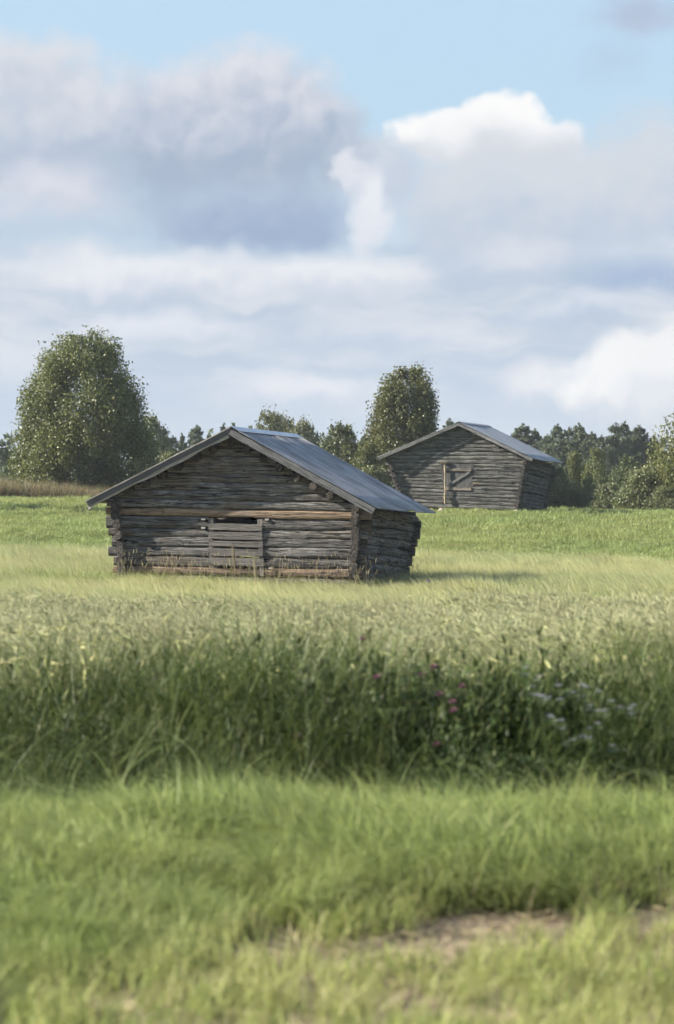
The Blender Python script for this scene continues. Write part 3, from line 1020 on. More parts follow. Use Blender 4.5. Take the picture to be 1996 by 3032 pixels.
# ---------------------------------------------------------------- plants: blades and scatter
class Blades:
    """collects ribbon blades into one mesh"""
    def __init__(self):
        self.V, self.Q, self.T, self.mq, self.mt, self.rq, self.rt = [], [], [], [], [], [], []

    def ribbon(self, pts, widths, side, mat=0, r=0.5):
        b = len(self.V)
        for p_, w in zip(pts, widths):
            self.V.append(p_ - side * w * 0.5)
            self.V.append(p_ + side * w * 0.5)
        for i in range(len(pts) - 1):
            a = b + 2 * i
            self.Q.append((a, a + 1, a + 3, a + 2))
            self.mq.append(mat)
            self.rq.append(r)

    def blade(self, rg, base, h, w, yaw, bend, mat=0, seg=4, wind=(0, 0), r=None):
        d = np.array([math.cos(yaw), math.sin(yaw), 0.0])
        side = np.array([-math.sin(yaw), math.cos(yaw), 0.0])
        tw = rg.uniform(-.6, .6)
        side = side * math.cos(tw) + d * math.sin(tw)
        wv = np.array([wind[0], wind[1], 0.0])
        pts, ws = [], []
        for i in range(seg + 1):
            t = i / seg
            p_ = base + d * (h * bend * t * t) + wv * h * t * t + np.array([0, 0, h * (t - 0.42 * min(bend, 1.3) * t * t * t)])
            pts.append(p_)
            ws.append(w * (1 - t) ** .7 * (0.6 + 0.4 * min(1, t * 4)) + 0.0006)
        self.ribbon(pts, ws, side, mat, rg.random() if r is None else r)
        return pts[-1], d

    def spindle(self, p0, p1, rad, mat, r, k=4):
        ax = p1 - p0
        L = np.linalg.norm(ax)
        ax = ax / L
        o = np.cross(ax, [0.3, 0.5, 0.8])
        o /= np.linalg.norm(o)
        o2 = np.cross(ax, o)
        b = len(self.V)
        prof = [(0, .35), (.3, 1.0), (.75, .8), (1, .12)]
        for t, rr in prof:
            for j in range(k):
                a = 2 * math.pi * j / k
                self.V.append(p0 + ax * L * t + (o * math.cos(a) + o2 * math.sin(a)) * rad * rr)
        for i in range(len(prof) - 1):
            for j in range(k):
                self.Q.append((b + i * k + j, b + i * k + (j + 1) % k, b + (i + 1) * k + (j + 1) % k, b + (i + 1) * k + j))
                self.mq.append(mat)
                self.rq.append(r)

    def mesh(self, name, mats):
        return mesh_np(name, np.array(self.V), np.array(self.Q), mats, self.mq, fattr=self.rq)


def clump(name, mats, seed, n, rad, h, w, bend, wind=(0, 0), seg=4, mat=0, hvar=.35):
    rg = np.random.default_rng(seed)
    B = Blades()
    for i in range(n):
        a, r_ = rg.uniform(0, 6.283), rad * math.sqrt(rg.random())
        base = np.array([math.cos(a) * r_, math.sin(a) * r_, -0.01])
        B.blade(rg, base, h * rg.uniform(1 - hvar, 1 + hvar), w * rg.uniform(.6, 1.3), rg.uniform(0, 6.283), bend * rg.uniform(.2, 1.4), mat, seg, wind)
    return B.mesh(name, mats)


def barley(name, seed, n, rad, h, wind, leafy=2.0, awn=True, mats=None, thick=1.0):
    rg = np.random.default_rng(seed)
    B = Blades()
    for i in range(n):
        a, r_ = rg.uniform(0, 6.283), rad * math.sqrt(rg.random())
        base = np.array([math.cos(a) * r_, math.sin(a) * r_, -0.01])
        hh = h * rg.uniform(.78, 1.15)
        yaw = rg.uniform(0, 6.283)
        top, d = B.blade(rg, base, hh, .0042 * thick, yaw, rg.uniform(.05, .2), 0, 4, (wind[0] * .6, wind[1] * .6))
        # the stem stays as wide as a stalk
        nl = int(leafy + rg.random())
        for _ in range(nl):
            t = rg.uniform(.1, .75)
            lb = base + (top - base) * t
            B.blade(rg, lb, hh * rg.uniform(.2, .36), .011 * thick, rg.uniform(0, 6.283), rg.uniform(.5, 1.6), 0, 3, (wind[0] * .4, wind[1] * .4))
        ed = np.array([wind[0] * 1.3 + rg.normal(0, .5), wind[1] * 1.6 + rg.normal(0, .5), rg.uniform(-.2, 1.0)])
        ed /= np.linalg.norm(ed)
        r0 = rg.random()
        L = rg.uniform(.032, .05)
        tip = top + ed * L
        B.spindle(top - ed * .01, tip, .0042 * thick, 1, r0)
        if awn:
            for q in range(6):
                dv = ed + rg.normal(0, .2, 3)
                dv /= np.linalg.norm(dv)
                st_ = top + ed * L * rg.uniform(.1, 1)
                sd = np.cross(dv, rg.normal(0, 1, 3))
                sd /= np.linalg.norm(sd) + 1e-6
                B.ribbon([st_, st_ + dv * rg.uniform(.035, .065)], [.0022 * thick, .0007 * thick], sd, 1, r0)
    return B.mesh(name, mats or [M['straw_stem'], M['ear']])


def scatter(name, protos, X, D, scale, label, cat, tilt=0.12, sink=0.0, yaw=True, zoff=None, yawrange=None):
    """one stuff object: points carry rotation, scale and which tuft; geometry nodes put the tufts there"""
    n = len(X)
    Z = gz(X, D) - sink if zoff is None else gz(X, D) + zoff
    V = np.stack([X, D, Z], 1)
    me = bpy.data.meshes.new(name)
    me.vertices.add(n)
    me.vertices.foreach_set('co', V.astype(np.float32).ravel())
    r = np.random.default_rng(len(name) * 7 + n)
    rot = np.stack([r.normal(0, tilt, n), r.normal(0, tilt, n), r.uniform(-3.1416, 3.1416, n) if yaw else r.normal(0, yawrange or .35, n)], 1)
    at = me.attributes.new('rot', 'FLOAT_VECTOR', 'POINT')
    at.data.foreach_set('vector', rot.astype(np.float32).ravel())
    at = me.attributes.new('scl', 'FLOAT', 'POINT')
    at.data.foreach_set('value', np.asarray(scale, np.float32))
    at = me.attributes.new('idx', 'INT', 'POINT')
    at.data.foreach_set('value', r.integers(0, len(protos), n).astype(np.int32))
    me.update()
    o = link(bpy.data.objects.new(name, me))
    tag(o, label, cat, kind='stuff')
    coll = bpy.data.collections.new(name + '_tufts')
    for i, pm in enumerate(protos):
        coll.objects.link(bpy.data.objects.new('%s_tuft_%02d' % (name, i), pm))
    g = bpy.data.node_groups.new(name, 'GeometryNodeTree')
    g.interface.new_socket('Geometry', in_out='INPUT', socket_type='NodeSocketGeometry')
    g.interface.new_socket('Geometry', in_out='OUTPUT', socket_type='NodeSocketGeometry')
    gi, go = g.nodes.new('NodeGroupInput'), g.nodes.new('NodeGroupOutput')
    ci = g.nodes.new('GeometryNodeCollectionInfo')
    ci.inputs[0].default_value = coll
    ci.inputs['Separate Children'].default_value = True
    ci.inputs['Reset Children'].default_value = True
    ip = g.nodes.new('GeometryNodeInstanceOnPoints')
    ip.inputs['Pick Instance'].default_value = True

    def na(nm, ty):
        nd = g.nodes.new('GeometryNodeInputNamedAttribute')
        nd.data_type = ty
        nd.inputs[0].default_value = nm
        return nd.outputs[0]
    L = g.links.new
    m2p = g.nodes.new('GeometryNodeMeshToPoints')
    L(gi.outputs[0], m2p.inputs[0])
    L(m2p.outputs[0], ip.inputs['Points'])
    L(ci.outputs[0], ip.inputs['Instance'])
    L(na('idx', 'INT'), ip.inputs['Instance Index'])
    e2r = g.nodes.new('FunctionNodeEulerToRotation')
    L(na('rot', 'FLOAT_VECTOR'), e2r.inputs[0])
    L(e2r.outputs[0], ip.inputs['Rotation'])
    L(na('scl', 'FLOAT'), ip.inputs['Scale'])
    L(ip.outputs[0], go.inputs[0])
    md = o.modifiers.new('tufts', 'NODES')
    md.node_group = g
    return o


def vnoise(x, y, s, seed=0):
    """smooth value noise 0..1"""
    x = np.asarray(x) * s + seed * 17.3
    y = np.asarray(y) * s + seed * 9.1
    xi, yi = np.floor(x), np.floor(y)
    fx, fy = x - xi, y - yi
    fx, fy = fx * fx * (3 - 2 * fx), fy * fy * (3 - 2 * fy)

    def h(a, b):
        v = np.sin(a * 127.1 + b * 311.7 + seed * 3.7) * 43758.5453
        return v - np.floor(v)
    return (h(xi, yi) * (1 - fx) + h(xi + 1, yi) * fx) * (1 - fy) + (h(xi, yi + 1) * (1 - fx) + h(xi + 1, yi + 1) * fx) * fy


def rand_field(dens, d0, d1, margin=1.5):
    """points on a jittered grid in the strip d0..d1 as wide as the view (plus a margin)"""
    a = 1 / math.sqrt(dens)
    w = 0.155 * d1 + margin
    gx, gd = np.meshgrid(np.arange(-w, w, a), np.arange(d0, d1, a))
    X = gx.ravel() + rng.uniform(-.55, .55, gx.size) * a
    D = gd.ravel() + rng.uniform(-.55, .55, gx.size) * a
    keep = np.abs(X) < 0.155 * D + margin
    return X[keep], D[keep]


def px_of(x, d, z=-1.6):
    return CX + x / d * F, HY - z / d * F


WIND = (-.35, .02)
# --- short turf in the nearest strip, thin where the ground is bare
turf_p = [clump('turf%d' % i, [M['turf']], 40 + i, 48, .11, .13, .0055, .7, (-.15, 0)) for i in range(5)]
X, D = rand_field(62, 5.2, 8.75)
pxx, pyy = px_of(X, D)


def bare(px, py):
    b = np.zeros_like(px)
    for cx, cy, rx, ry in ((1430, 2775, 340, 70), (1080, 2815, 150, 28), (600, 2935, 130, 28), (900, 2925, 110, 22)):
        b = np.maximum(b, 1 - np.sqrt(((px - cx) / rx) ** 2 + ((py - cy) / ry) ** 2))
    return b


bw = bare(pxx, pyy) + (vnoise(X, D, 4.5, 3) - .5) * .3
keep = bw < 0.06
keep |= rng.random(len(X)) < .06
keep &= (X < .0) | (D < 8.3) | (X > .95) | (rng.random(len(X)) < .15)
X, D, bw = X[keep], D[keep], bw[keep]
s = (.75 + .55 * vnoise(X, D, 1.6, 1)) * np.where(bw > .06, .6, 1.0)
scatter('turf_grass', turf_p, X, D, s, 'short sunlit turf in the blurred foreground strip', 'grass', .15)
wide_p = [clump('wide%d' % i, [M['arch'], M['turf']], 180 + i, 9, .09, .26, .011, .9, (-.1, 0), seg=5, mat=i % 2) for i in range(5)]
X, D = rand_field(16, 5.2, 10.6)
keep = bare(*px_of(X, D)) < .0
scatter('tall_foreground_grass', wide_p, X[keep], D[keep], rng.uniform(.45, 1.2, keep.sum()), 'scattered wider blades standing up in the blurred foreground grass', 'grass', .2)
# dry straws lying about
straw_p = [clump('straw%d' % i, [M['seed']], 140 + i, 5, .06, .16, .005, .8, (-.1, 0), seg=3) for i in range(3)]
X, D = rand_field(9, 5.2, 9.6)
scatter('dry_straw', straw_p, X, D, rng.uniform(.6, 1.4, len(X)), 'pale dry straws standing in the foreground turf', 'straw', .5)

lie_p = []
for i in range(3):
    rg = np.random.default_rng(160 + i)
    B = Blades()
    for k in range(40):
        a, r_ = rg.uniform(0, 6.283), .16 * math.sqrt(rg.random())
        p0 = np.array([math.cos(a) * r_, math.sin(a) * r_, rg.uniform(.004, .02)])
        yw = rg.uniform(0, 6.283)
        dv = np.array([math.cos(yw), math.sin(yw), rg.normal(0, .12)])
        L_ = rg.uniform(.05, .16)
        B.ribbon([p0, p0 + dv * L_ * .5, p0 + dv * L_], [.005, .006, .003], np.array([-math.sin(yw), math.cos(yw), rg.normal(0, .4)]), 0, rg.random())
    lie_p.append(B.mesh('litter%d' % i, [M['seed']]))
X, D = rand_field(24, 6.0, 9.3)
pxx, pyy = px_of(X, D)
keep = bare(pxx, pyy) > -.25
scatter('straw_litter', lie_p, X[keep], D[keep], rng.uniform(.7, 1.2, keep.sum()), 'dry straw litter lying on the bare soil patches', 'straw', .05)

# --- lush grass band, mounded, with a ragged front edge
lush_p = [clump('lush%d' % i, [M['lush']], 60 + i, 480, .27, .27, .0068, 1.1, WIND, seg=4) for i in range(6)]
X, D = rand_field(22, 6.4, 11.0)
front = 8.42 + .35 * np.clip((X - .95) * 3, 0, 1) + .3 * (vnoise(X, X * 0, .9, 2) - .5) - np.clip((-.05 - X) * 1.5, 0, 2.1)
edge = D - front
hm = .78 + .5 * vnoise(X, D, 1.1, 5) + .25 * (vnoise(X, D, 2.6, 8) - .5)
gap = vnoise(X, D * 1.6, 1.0, 12)
hm = np.where((gap < .27) & (D > 9.0), hm * .5, hm)
hm = np.where((X > .9) & (D > 9.3) & (D < 9.75 + .12 * np.sin(X * 7)), hm * .3, hm)
hm = np.where((np.abs(X - .12) < .17) & (D < 8.85), hm * .25, hm)
hm = np.where((np.abs(X - .55) < .12) & (D < 8.7), hm * .3, hm)
hm *= 1 + .3 * np.exp(-((X - .4) / .8) ** 2 - ((D - 9.3) / .6) ** 2)
hm = np.where((np.abs(X + .75) < .3) & (D > 9.5) & (D < 9.8), hm * .45, hm)
hm *= 1 + .35 * (vnoise(X, D, 2.2, 15) - .5)
hm *= np.where(X > -.2, np.clip(.95 + edge * .4, .5, 1.12), np.clip(.45 + edge * .35, .4, 1))
hm *= np.clip(.42 + (11.0 - D) * .55, .38, 1)
keep = (D < 10.35 + 1.1 * vnoise(X, X * 0 + 3, 1.3, 31)) & (edge > 0) & (rng.random(len(X)) < np.clip(.35 + edge * 2.5, 0, 1))
X, D, hm = X[keep], D[keep], hm[keep]
scatter('lush_grass', lush_p, X, D, hm, 'thick band of lush green grass before the crop edge', 'grass', .12, yaw=False, yawrange=.9)

# --- dark weedy foot of the barley, broad arching leaves
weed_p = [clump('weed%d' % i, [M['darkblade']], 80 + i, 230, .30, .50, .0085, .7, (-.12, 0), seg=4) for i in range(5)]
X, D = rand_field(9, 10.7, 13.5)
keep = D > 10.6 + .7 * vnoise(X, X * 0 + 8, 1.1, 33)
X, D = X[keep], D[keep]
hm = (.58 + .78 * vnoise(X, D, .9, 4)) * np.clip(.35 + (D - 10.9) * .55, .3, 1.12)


def herb(i):
    """leafy stems of the verge, small leaves up the stalk"""
    rg = np.random.default_rng(700 + i)
    B = Blades()
    for k in range(60):
        a, r_ = rg.uniform(0, 6.283), .30 * math.sqrt(rg.random())
        base = np.array([math.cos(a) * r_, math.sin(a) * r_, 0])
        h = rg.uniform(.25, .62)
        top, d = B.blade(rg, base, h, .004, rg.uniform(0, 6.283), rg.uniform(.05, .35), 0, 3, (-.08, 0))
        kind = 1 if rg.random() < .12 else 0
        for q_ in range(int(14 * h / .5)):
            t = rg.uniform(.2, 1.0)
            B.blade(rg, base + (top - base) * t, rg.uniform(.03, .065), rg.uniform(.012, .02), rg.uniform(0, 6.283), rg.uniform(.5, 1.6), kind, 2)
    return B.mesh('herb%d' % i, [M['herb'], M['stem']])


herb_p = [herb(i) for i in range(5)]
hX, hD = rand_field(9, 11.0, 13.1)
kp = rng.random(len(hX)) < np.clip(.62 + .3 * hX, .25, 1)
hX, hD = hX[kp], hD[kp]
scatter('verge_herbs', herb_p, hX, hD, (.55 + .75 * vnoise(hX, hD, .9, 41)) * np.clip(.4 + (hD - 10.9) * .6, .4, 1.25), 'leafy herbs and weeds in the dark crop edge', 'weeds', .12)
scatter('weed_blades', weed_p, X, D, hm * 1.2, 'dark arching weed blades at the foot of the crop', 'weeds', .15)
broad_p = [clump('broad%d' % i, [M['arch']], 90 + i, 9, .10, .52, .0085, 1.15, (-.05, 0), seg=6) for i in range(4)]
X, D = rand_field(26, 11.0, 13.2)
keep = rng.random(len(X)) < np.clip(.42 - .4 * X, .08, 1)
X, D = X[keep], D[keep]
scatter('broad_grass', broad_p, X, D, rng.uniform(.7, 1.15, len(X)), 'broad bending green blades at the crop edge', 'grass', .2)

# --- near barley
bar_p = [barley('barley%d' % i, 200 + i, 190, .30, .70, WIND, 1.4) for i in range(6)]
X, D = rand_field(6.3, 13.0, 20.5)
hm = .90 + .22 * vnoise(X, D, .7, 6) + .1 * (vnoise(X, D, 2.2, 7) - .5)
hm *= np.clip(.78 + (D - 12.9) * .22, .7, 1)
scatter('near_barley', bar_p, X, D, hm, 'ripening awned barley whose dark edge crosses the picture', 'barley', .08, yaw=False, yawrange=.4)
M['ripe_ear'] = leaf_mat('ripe_ear', (0.38, 0.38, 0.16), (0.52, 0.50, 0.22), (0.62, 0.58, 0.28), trans=0.3)  # yellow brightened to paint ears catching the sun
ripe_p = [barley('ripe%d' % i, 260 + i, 7, .30, .74, WIND, 1.0, True, [M['straw_stem'], M['ripe_ear']], 1.5) for i in range(4)]
X, D = rand_field(6, 12.5, 14.6)
keep = vnoise(X, D, .8, 51) > .35
scatter('ripe_barley', ripe_p, X[keep], D[keep], rng.uniform(.85, 1.1, keep.sum()), 'brighter yellow ripe ears, sunlight painted into their colour, along the top of the crop edge', 'barley', .1)
X, D = rand_field(1.6, 20.7, 34)
hm = np.interp(D, [20.5, 30, 34], [.95, .6, .5])
scatter('dip_barley', bar_p[:3], X, D, hm, 'barley in the dip between the near crop edge and the barn', 'barley', .08, yaw=False, yawrange=.4)

# --- far barley round the near barn
fb_p = [clump('farbarley%d' % i, [M['farear']], 300 + i, 640, .60, .30, .0052, .5, (-.5, .0), seg=3) for i in range(6)]
X, D = rand_field(3.6, 34, 58.6, 2.5)


def in_barn(X, D, fr, pad=.12):
    C = [fr.q(fr.B, a, b) for a, b in ((0, 0), (1, 0), (1, 1), (0, 1))]
    ins = np.ones(len(X), bool)
    for i in range(4):
        p_, q_ = C[i], C[(i + 1) % 4]
        ex, ey = q_.x - p_.x, q_.y - p_.y
        L = math.hypot(ex, ey)
        ins &= ((ex * (D - p_.y) - ey * (X - p_.x)) / L) > -pad
    return ins


bound = 58.2 + .5 * np.sin(X * .35 + .5) + .3 * np.sin(X * 1.1)
keep = ~in_barn(X, D, near_frame, .55) & (D < bound)
X, D = X[keep], D[keep]
hm = .78 + .35 * vnoise(X, D, .33, 9) + .15 * vnoise(X, D, 1.3, 10)
hm *= 1 + .5 * np.exp(-((D - 43.9) / .9) ** 2) * np.clip((X - 1.5) / .8, 0, 1)  # crop raised in this strip to screen the barn's shadow from view
scatter('far_barley', fb_p, X, D, hm, 'pale yellow barley spread around the near barn', 'barley', .12, yaw=False, yawrange=.5)
# darker tufts of grass standing in it
tg_p = [clump('tuftgrass%d' % i, [M['lush']], 320 + i, 26, .16, .42, .013, .7, (-.15, 0)) for i in range(4)]
X, D = rand_field(1.6, 34, 57, 2.5)
v = vnoise(X, D * .6, .35, 14)
keep = (~in_barn(X, D, near_frame)) & (v > .56)
X, D = X[keep], D[keep]
# the darker patches left and right of the barn
px_, py_ = [], []
for (cx, cd_, rx, rd, n_) in ((-5.9, 45.6, 1.7, .7, 120), (3.9, 45.8, 1.0, .5, 60), (6.2, 42.5, 1.6, .6, 60), (-4.0, 45.5, 1.2, .25, 60)):
    px_.append(cx + rng.normal(0, rx * .6, n_))
    py_.append(cd_ + rng.normal(0, rd * .6, n_))
X2, D2 = np.concatenate(px_), np.concatenate(py_)
k2 = ~in_barn(X2, D2, near_frame)
X, D = np.concatenate([X, X2[k2]]), np.concatenate([D, D2[k2]])
scatter('meadow_tufts', tg_p, X, D, rng.uniform(.6, 1.05, len(X)), 'darker green grass tufts among the yellow barley', 'grass', .15)
# unmown grass against the barn walls, with seed heads
def tall_clump(i):
    rg = np.random.default_rng(400 + i)
    B = Blades()
    for k in range(9):
        a, r_ = rg.uniform(0, 6.283), .15 * math.sqrt(rg.random())
        B.blade(rg, np.array([math.cos(a) * r_, math.sin(a) * r_, 0]), rg.uniform(.25, .5), .011, rg.uniform(0, 6.283), rg.uniform(.3, 1.1), 0, 4, (-.1, 0))
    for k in range(2):
        a, r_ = rg.uniform(0, 6.283), .15 * math.sqrt(rg.random())
        h_ = rg.uniform(.5, .85)
        top, d = B.blade(rg, np.array([math.cos(a) * r_, math.sin(a) * r_, 0]), h_, .006, rg.uniform(0, 6.283), rg.uniform(.05, .3), 1, 4, (-.15, 0))
        e = np.array([-.3 + rg.normal(0, .2), rg.normal(0, .2), 1.])
        e /= np.linalg.norm(e)
        B.spindle(top - e * .045, top + e * .045, .006, 1, rg.random())
    return B.mesh('tallgrass%d' % i, [M['lush'], M['seed']])


tall_p = [tall_clump(i) for i in range(6)]
PXs, PDs = [], []
for a in np.linspace(-.05, 1.05, 190):
    P_ = near_frame(a, 0, 0)
    PXs.append(P_.x + rng.normal(0, .1))
    PDs.append(P_.y - .35 - abs(rng.normal(0, .3)))
for b in np.linspace(0, 1.05, 40):
    P_ = near_frame(1, b, 0)
    PXs.append(P_.x + .3 + abs(rng.normal(0, .25)))
    PDs.append(P_.y + rng.normal(0, .1))
scatter('wall_grass', tall_p, np.array(PXs), np.array(PDs), rng.uniform(.7, 1.2, len(PXs)), 'unmown grass with seed heads along the near barn walls', 'grass', .1)

# --- green field beyond
gc_p = [clump('greencrop%d' % i, [M['green_crop']], 340 + i, 460, .70, .125, .012, .8, (-.15, 0), seg=3) for i in range(6)]
X, D = rand_field(1.9, 57.6, 101, 4)
bound = 58.2 + .5 * np.sin(X * .35 + .5) + .3 * np.sin(X * 1.1)
keep = (D > bound) & ~in_barn(X, D, far_frame, .45)
X, D = X[keep], D[keep]
hm = .7 + .45 * vnoise(X, D, .25, 21) + .2 * vnoise(X, D, 1.2, 22)
scatter('green_crop', gc_p, X, D, hm, 'short bright green crop on the slope behind the near barn', 'crop', .12)
PXs, PDs = [], []
for a in np.linspace(-.05, 1.0, 50):
    P_ = far_frame(a, 0, 0)
    PXs.append(P_.x + rng.normal(0, .1))
    PDs.append(P_.y - .15 - abs(rng.normal(0, .15)))
for b in np.linspace(0, 1.1, 30):
    P_ = far_frame(1, b, 0)
    PXs.append(P_.x + .2 + abs(rng.normal(0, .2)))
    PDs.append(P_.y + rng.normal(0, .1))
scatter('barn_edge_grass', tall_p, np.array(PXs), np.array(PDs), rng.uniform(.22, .42, len(PXs)), 'low rough grass around the foot of the far barn', 'grass', .1)
# --- tall reddish grass on the bank under the big birch
rd_p = []
for i in range(5):
    rg = np.random.default_rng(500 + i)
    B = Blades()
    for k in range(24):
        a, r_ = rg.uniform(0, 6.283), .3 * math.sqrt(rg.random())
        base = np.array([math.cos(a) * r_, math.sin(a) * r_, 0])
        B.blade(rg, base, rg.uniform(.5, 1.0), .02, rg.uniform(0, 6.283), rg.uniform(.1, .6), 0 if rg.random() < .55 else 1, 4, (-.1, 0))
    rd_p.append(B.mesh('drygrass%d' % i, [M['bank'], M['reddry']]))
n_ = 1300
X = rng.uniform(-18.5, -7.0, n_)
D = 99 + rng.uniform(0, 5.5, n_)
sc_ = np.interp(X, [-18, -13, -7], [1.55, 1.3, .8]) * rng.uniform(.7, 1.1, n_)
scatter('bank_grass', rd_p, X, D, sc_, 'tall reddish dry grass on the bank below the big birch', 'grass', .1)
X = rng.uniform(8.5, 19, 300)
D = 101 + rng.uniform(0, 4, 300)
scatter('edge_grass', rd_p[:2], X, D, rng.uniform(.25, .5, 300), 'low rough grass at the field edge under the thicket', 'grass', .1)


# ---------------------------------------------------------------- trees
def quads_cloud(C, A, Bv, L, Wd):
    """rhombic leaves: centres C, long axis A, short axis Bv"""
    n = len(C)
    V = np.empty((n, 4, 3))
    V[:, 0] = C - A * (L / 2)[:, None]
    V[:, 1] = C + Bv * (Wd / 2)[:, None]
    V[:, 2] = C + A * (L / 2)[:, None]
    V[:, 3] = C - Bv * (Wd / 2)[:, None]
    return V.reshape(-1, 3), np.arange(n * 4).reshape(n, 4)


def rand_axes(r, n, down=0.0, flat=0.0):
    A = r.normal(0, 1, (n, 3))
    A[:, 2] -= down
    A /= np.linalg.norm(A, axis=1)[:, None]
    B = r.normal(0, 1, (n, 3))
    B[:, 2] *= (1 - flat)
    B -= A * (A * B).sum(1)[:, None]
    B /= np.linalg.norm(B, axis=1)[:, None]
    return A, B


def tubes(paths, k=6):
    V, Q = [], []
    for pts, rad in paths:
        b = len(V)
        for i, (p_, r_) in enumerate(zip(pts, rad)):
            q_ = pts[min(i + 1, len(pts) - 1)] - pts[max(i - 1, 0)]
            q_ = q_ / (np.linalg.norm(q_) + 1e-9)
            o1 = np.cross(q_, [0.31, 0.92, 0.2])
            o1 /= np.linalg.norm(o1) + 1e-9
            o2 = np.cross(q_, o1)
            for j in range(k):
                a = 2 * math.pi * j / k
                V.append(p_ + (o1 * math.cos(a) + o2 * math.sin(a)) * r_)
        for i in range(len(pts) - 1):
            for j in range(k):
                Q.append((b + i * k + j, b + i * k + (j + 1) % k, b + (i + 1) * k + (j + 1) % k, b + (i + 1) * k + j))
    return np.array(V), np.array(Q)


def leafy_tree(seed, H, prof, clusters, per, leaf, mat, bark, lean=0.0, sig=(.24, .3), sprigs=30, down=.6, trunks=((0, 0),), lob=.16, squash=1.0):
    """crown of leaf clusters inside a profile [(height fraction, radius)], trunk with limbs; returns crown and trunk meshes"""
    r = np.random.default_rng(seed)
    hs = np.array([p_[0] for p_ in prof])
    rs = np.array([p_[1] for p_ in prof])
    ph = r.uniform(0, 6.28, 6)

    def R(h, th):
        return np.interp(h, hs, rs) * (1 + lob * np.sin(2 * th + ph[0] + 3 * h) + lob * .7 * np.sin(3 * th + ph[1] - 7 * h) + lob * .6 * np.sin(9 * h + ph[2] + th))
    # sample heights weighted by area
    hh = r.uniform(hs[0], hs[-1], clusters * 6)
    w = np.interp(hh, hs, rs) ** 1.4
    hh = hh[r.random(len(hh)) < w / w.max()][:clusters]
    n = len(hh)
    th = r.uniform(0, 2 * np.pi, n)
    fr_ = 1 - .6 * r.random(n) ** 2.2
    rad = R(hh, th) * fr_
    C = np.stack([np.cos(th) * rad + lean * hh, np.sin(th) * rad * squash, hh * H], 1)
    size = r.uniform(.7, 1.35, n)
    # leaves
    cl = np.repeat(np.arange(n), (per * size ** 2).astype(int))
    m_ = len(cl)
    g = np.clip(r.normal(0, 1, (m_, 3)), -1.9, 1.9)
    off = g * np.array([sig[0], sig[0], sig[1]]) * size[cl][:, None]
    Lc = C[cl] + off
    tone = np.clip(r.normal(.42, .22, m_) + (r.normal(0, .24, n))[cl], 0, 1)
    # sprigs that break the outline
    if sprigs:
        hs2 = r.uniform(hs[0] + .15, hs[-1], sprigs)
        th2 = r.uniform(0, 2 * np.pi, sprigs)
        rr2 = R(hs2, th2) * r.uniform(.88, 1.02, sprigs)
        C2 = np.stack([np.cos(th2) * rr2 + lean * hs2, np.sin(th2) * rr2 * squash, hs2 * H], 1)
        top = int(sprigs * .4)
        C2[:top, 2] = H * r.uniform(.93, 1.02, top)
        C2[:top, :2] = r.normal(0, rs[-2] * .55, (top, 2)) + np.array([lean, 0])
        k = 34
        cl2 = np.repeat(np.arange(sprigs), k)
        dirs = np.stack([np.cos(th2) * .5, np.sin(th2) * .5, r.uniform(.3, 1.1, sprigs)], 1)
        dirs[:top] = np.stack([r.normal(0, .2, top), r.normal(0, .2, top), np.ones(top)], 1)
        t = r.uniform(-.5, .5, len(cl2))
        L2 = C2[cl2] + dirs[cl2] * (t * r.uniform(.4, .9, sprigs)[cl2])[:, None] * sig[1] * 2.2 + np.clip(r.normal(0, .045, (len(cl2), 3)), -.09, .09)
        Lc = np.concatenate([Lc, L2])
        tone = np.concatenate([tone, np.clip(r.normal(.55, .2, len(L2)), 0, 1)])
    Lc[:, 2] = np.maximum(Lc[:, 2], .05)
    A, Bv = rand_axes(r, len(Lc), down)
    sz = leaf * r.uniform(.7, 1.3, len(Lc))
    V, Q = quads_cloud(Lc, A, Bv, sz * 1.25, sz * .85)
    crown = mesh_np('crown', V, Q, [mat], fattr=tone)
    # trunk and limbs
    paths = []
    for (tx, ty) in trunks:
        pts = []
        for i in range(9):
            f = i / 8
            pts.append(np.array([tx * (1 + f) + lean * f + .05 * math.sin(4 * f + ph[3]), ty * (1 + f) + .05 * math.sin(5 * f + ph[4]), f * H * .93 - .15 * (i == 0)]))
        r0 = .016 * H
        paths.append((pts, [r0 * (1 - .93 * i / 8) for i in range(9)]))
        for j in r.choice(n, min(n, 34), replace=False):
            c_ = C[j]
            f = max(.06, c_[2] / H * .75 - .08)
            b_ = np.array([np.interp(f, np.arange(9) / 8, [q_[k_] for q_ in pts]) for k_ in range(3)])
            mid = (b_ + c_) / 2 + np.array([0, 0, .12])
            paths.append(([b_, mid, c_], [r0 * .28 * (1 - f * .6), r0 * .17, .006]))
    Vt, Qt = tubes(paths)
    trunk = mesh_np('trunk', Vt, Qt, [bark], smooth=True)
    return crown, trunk


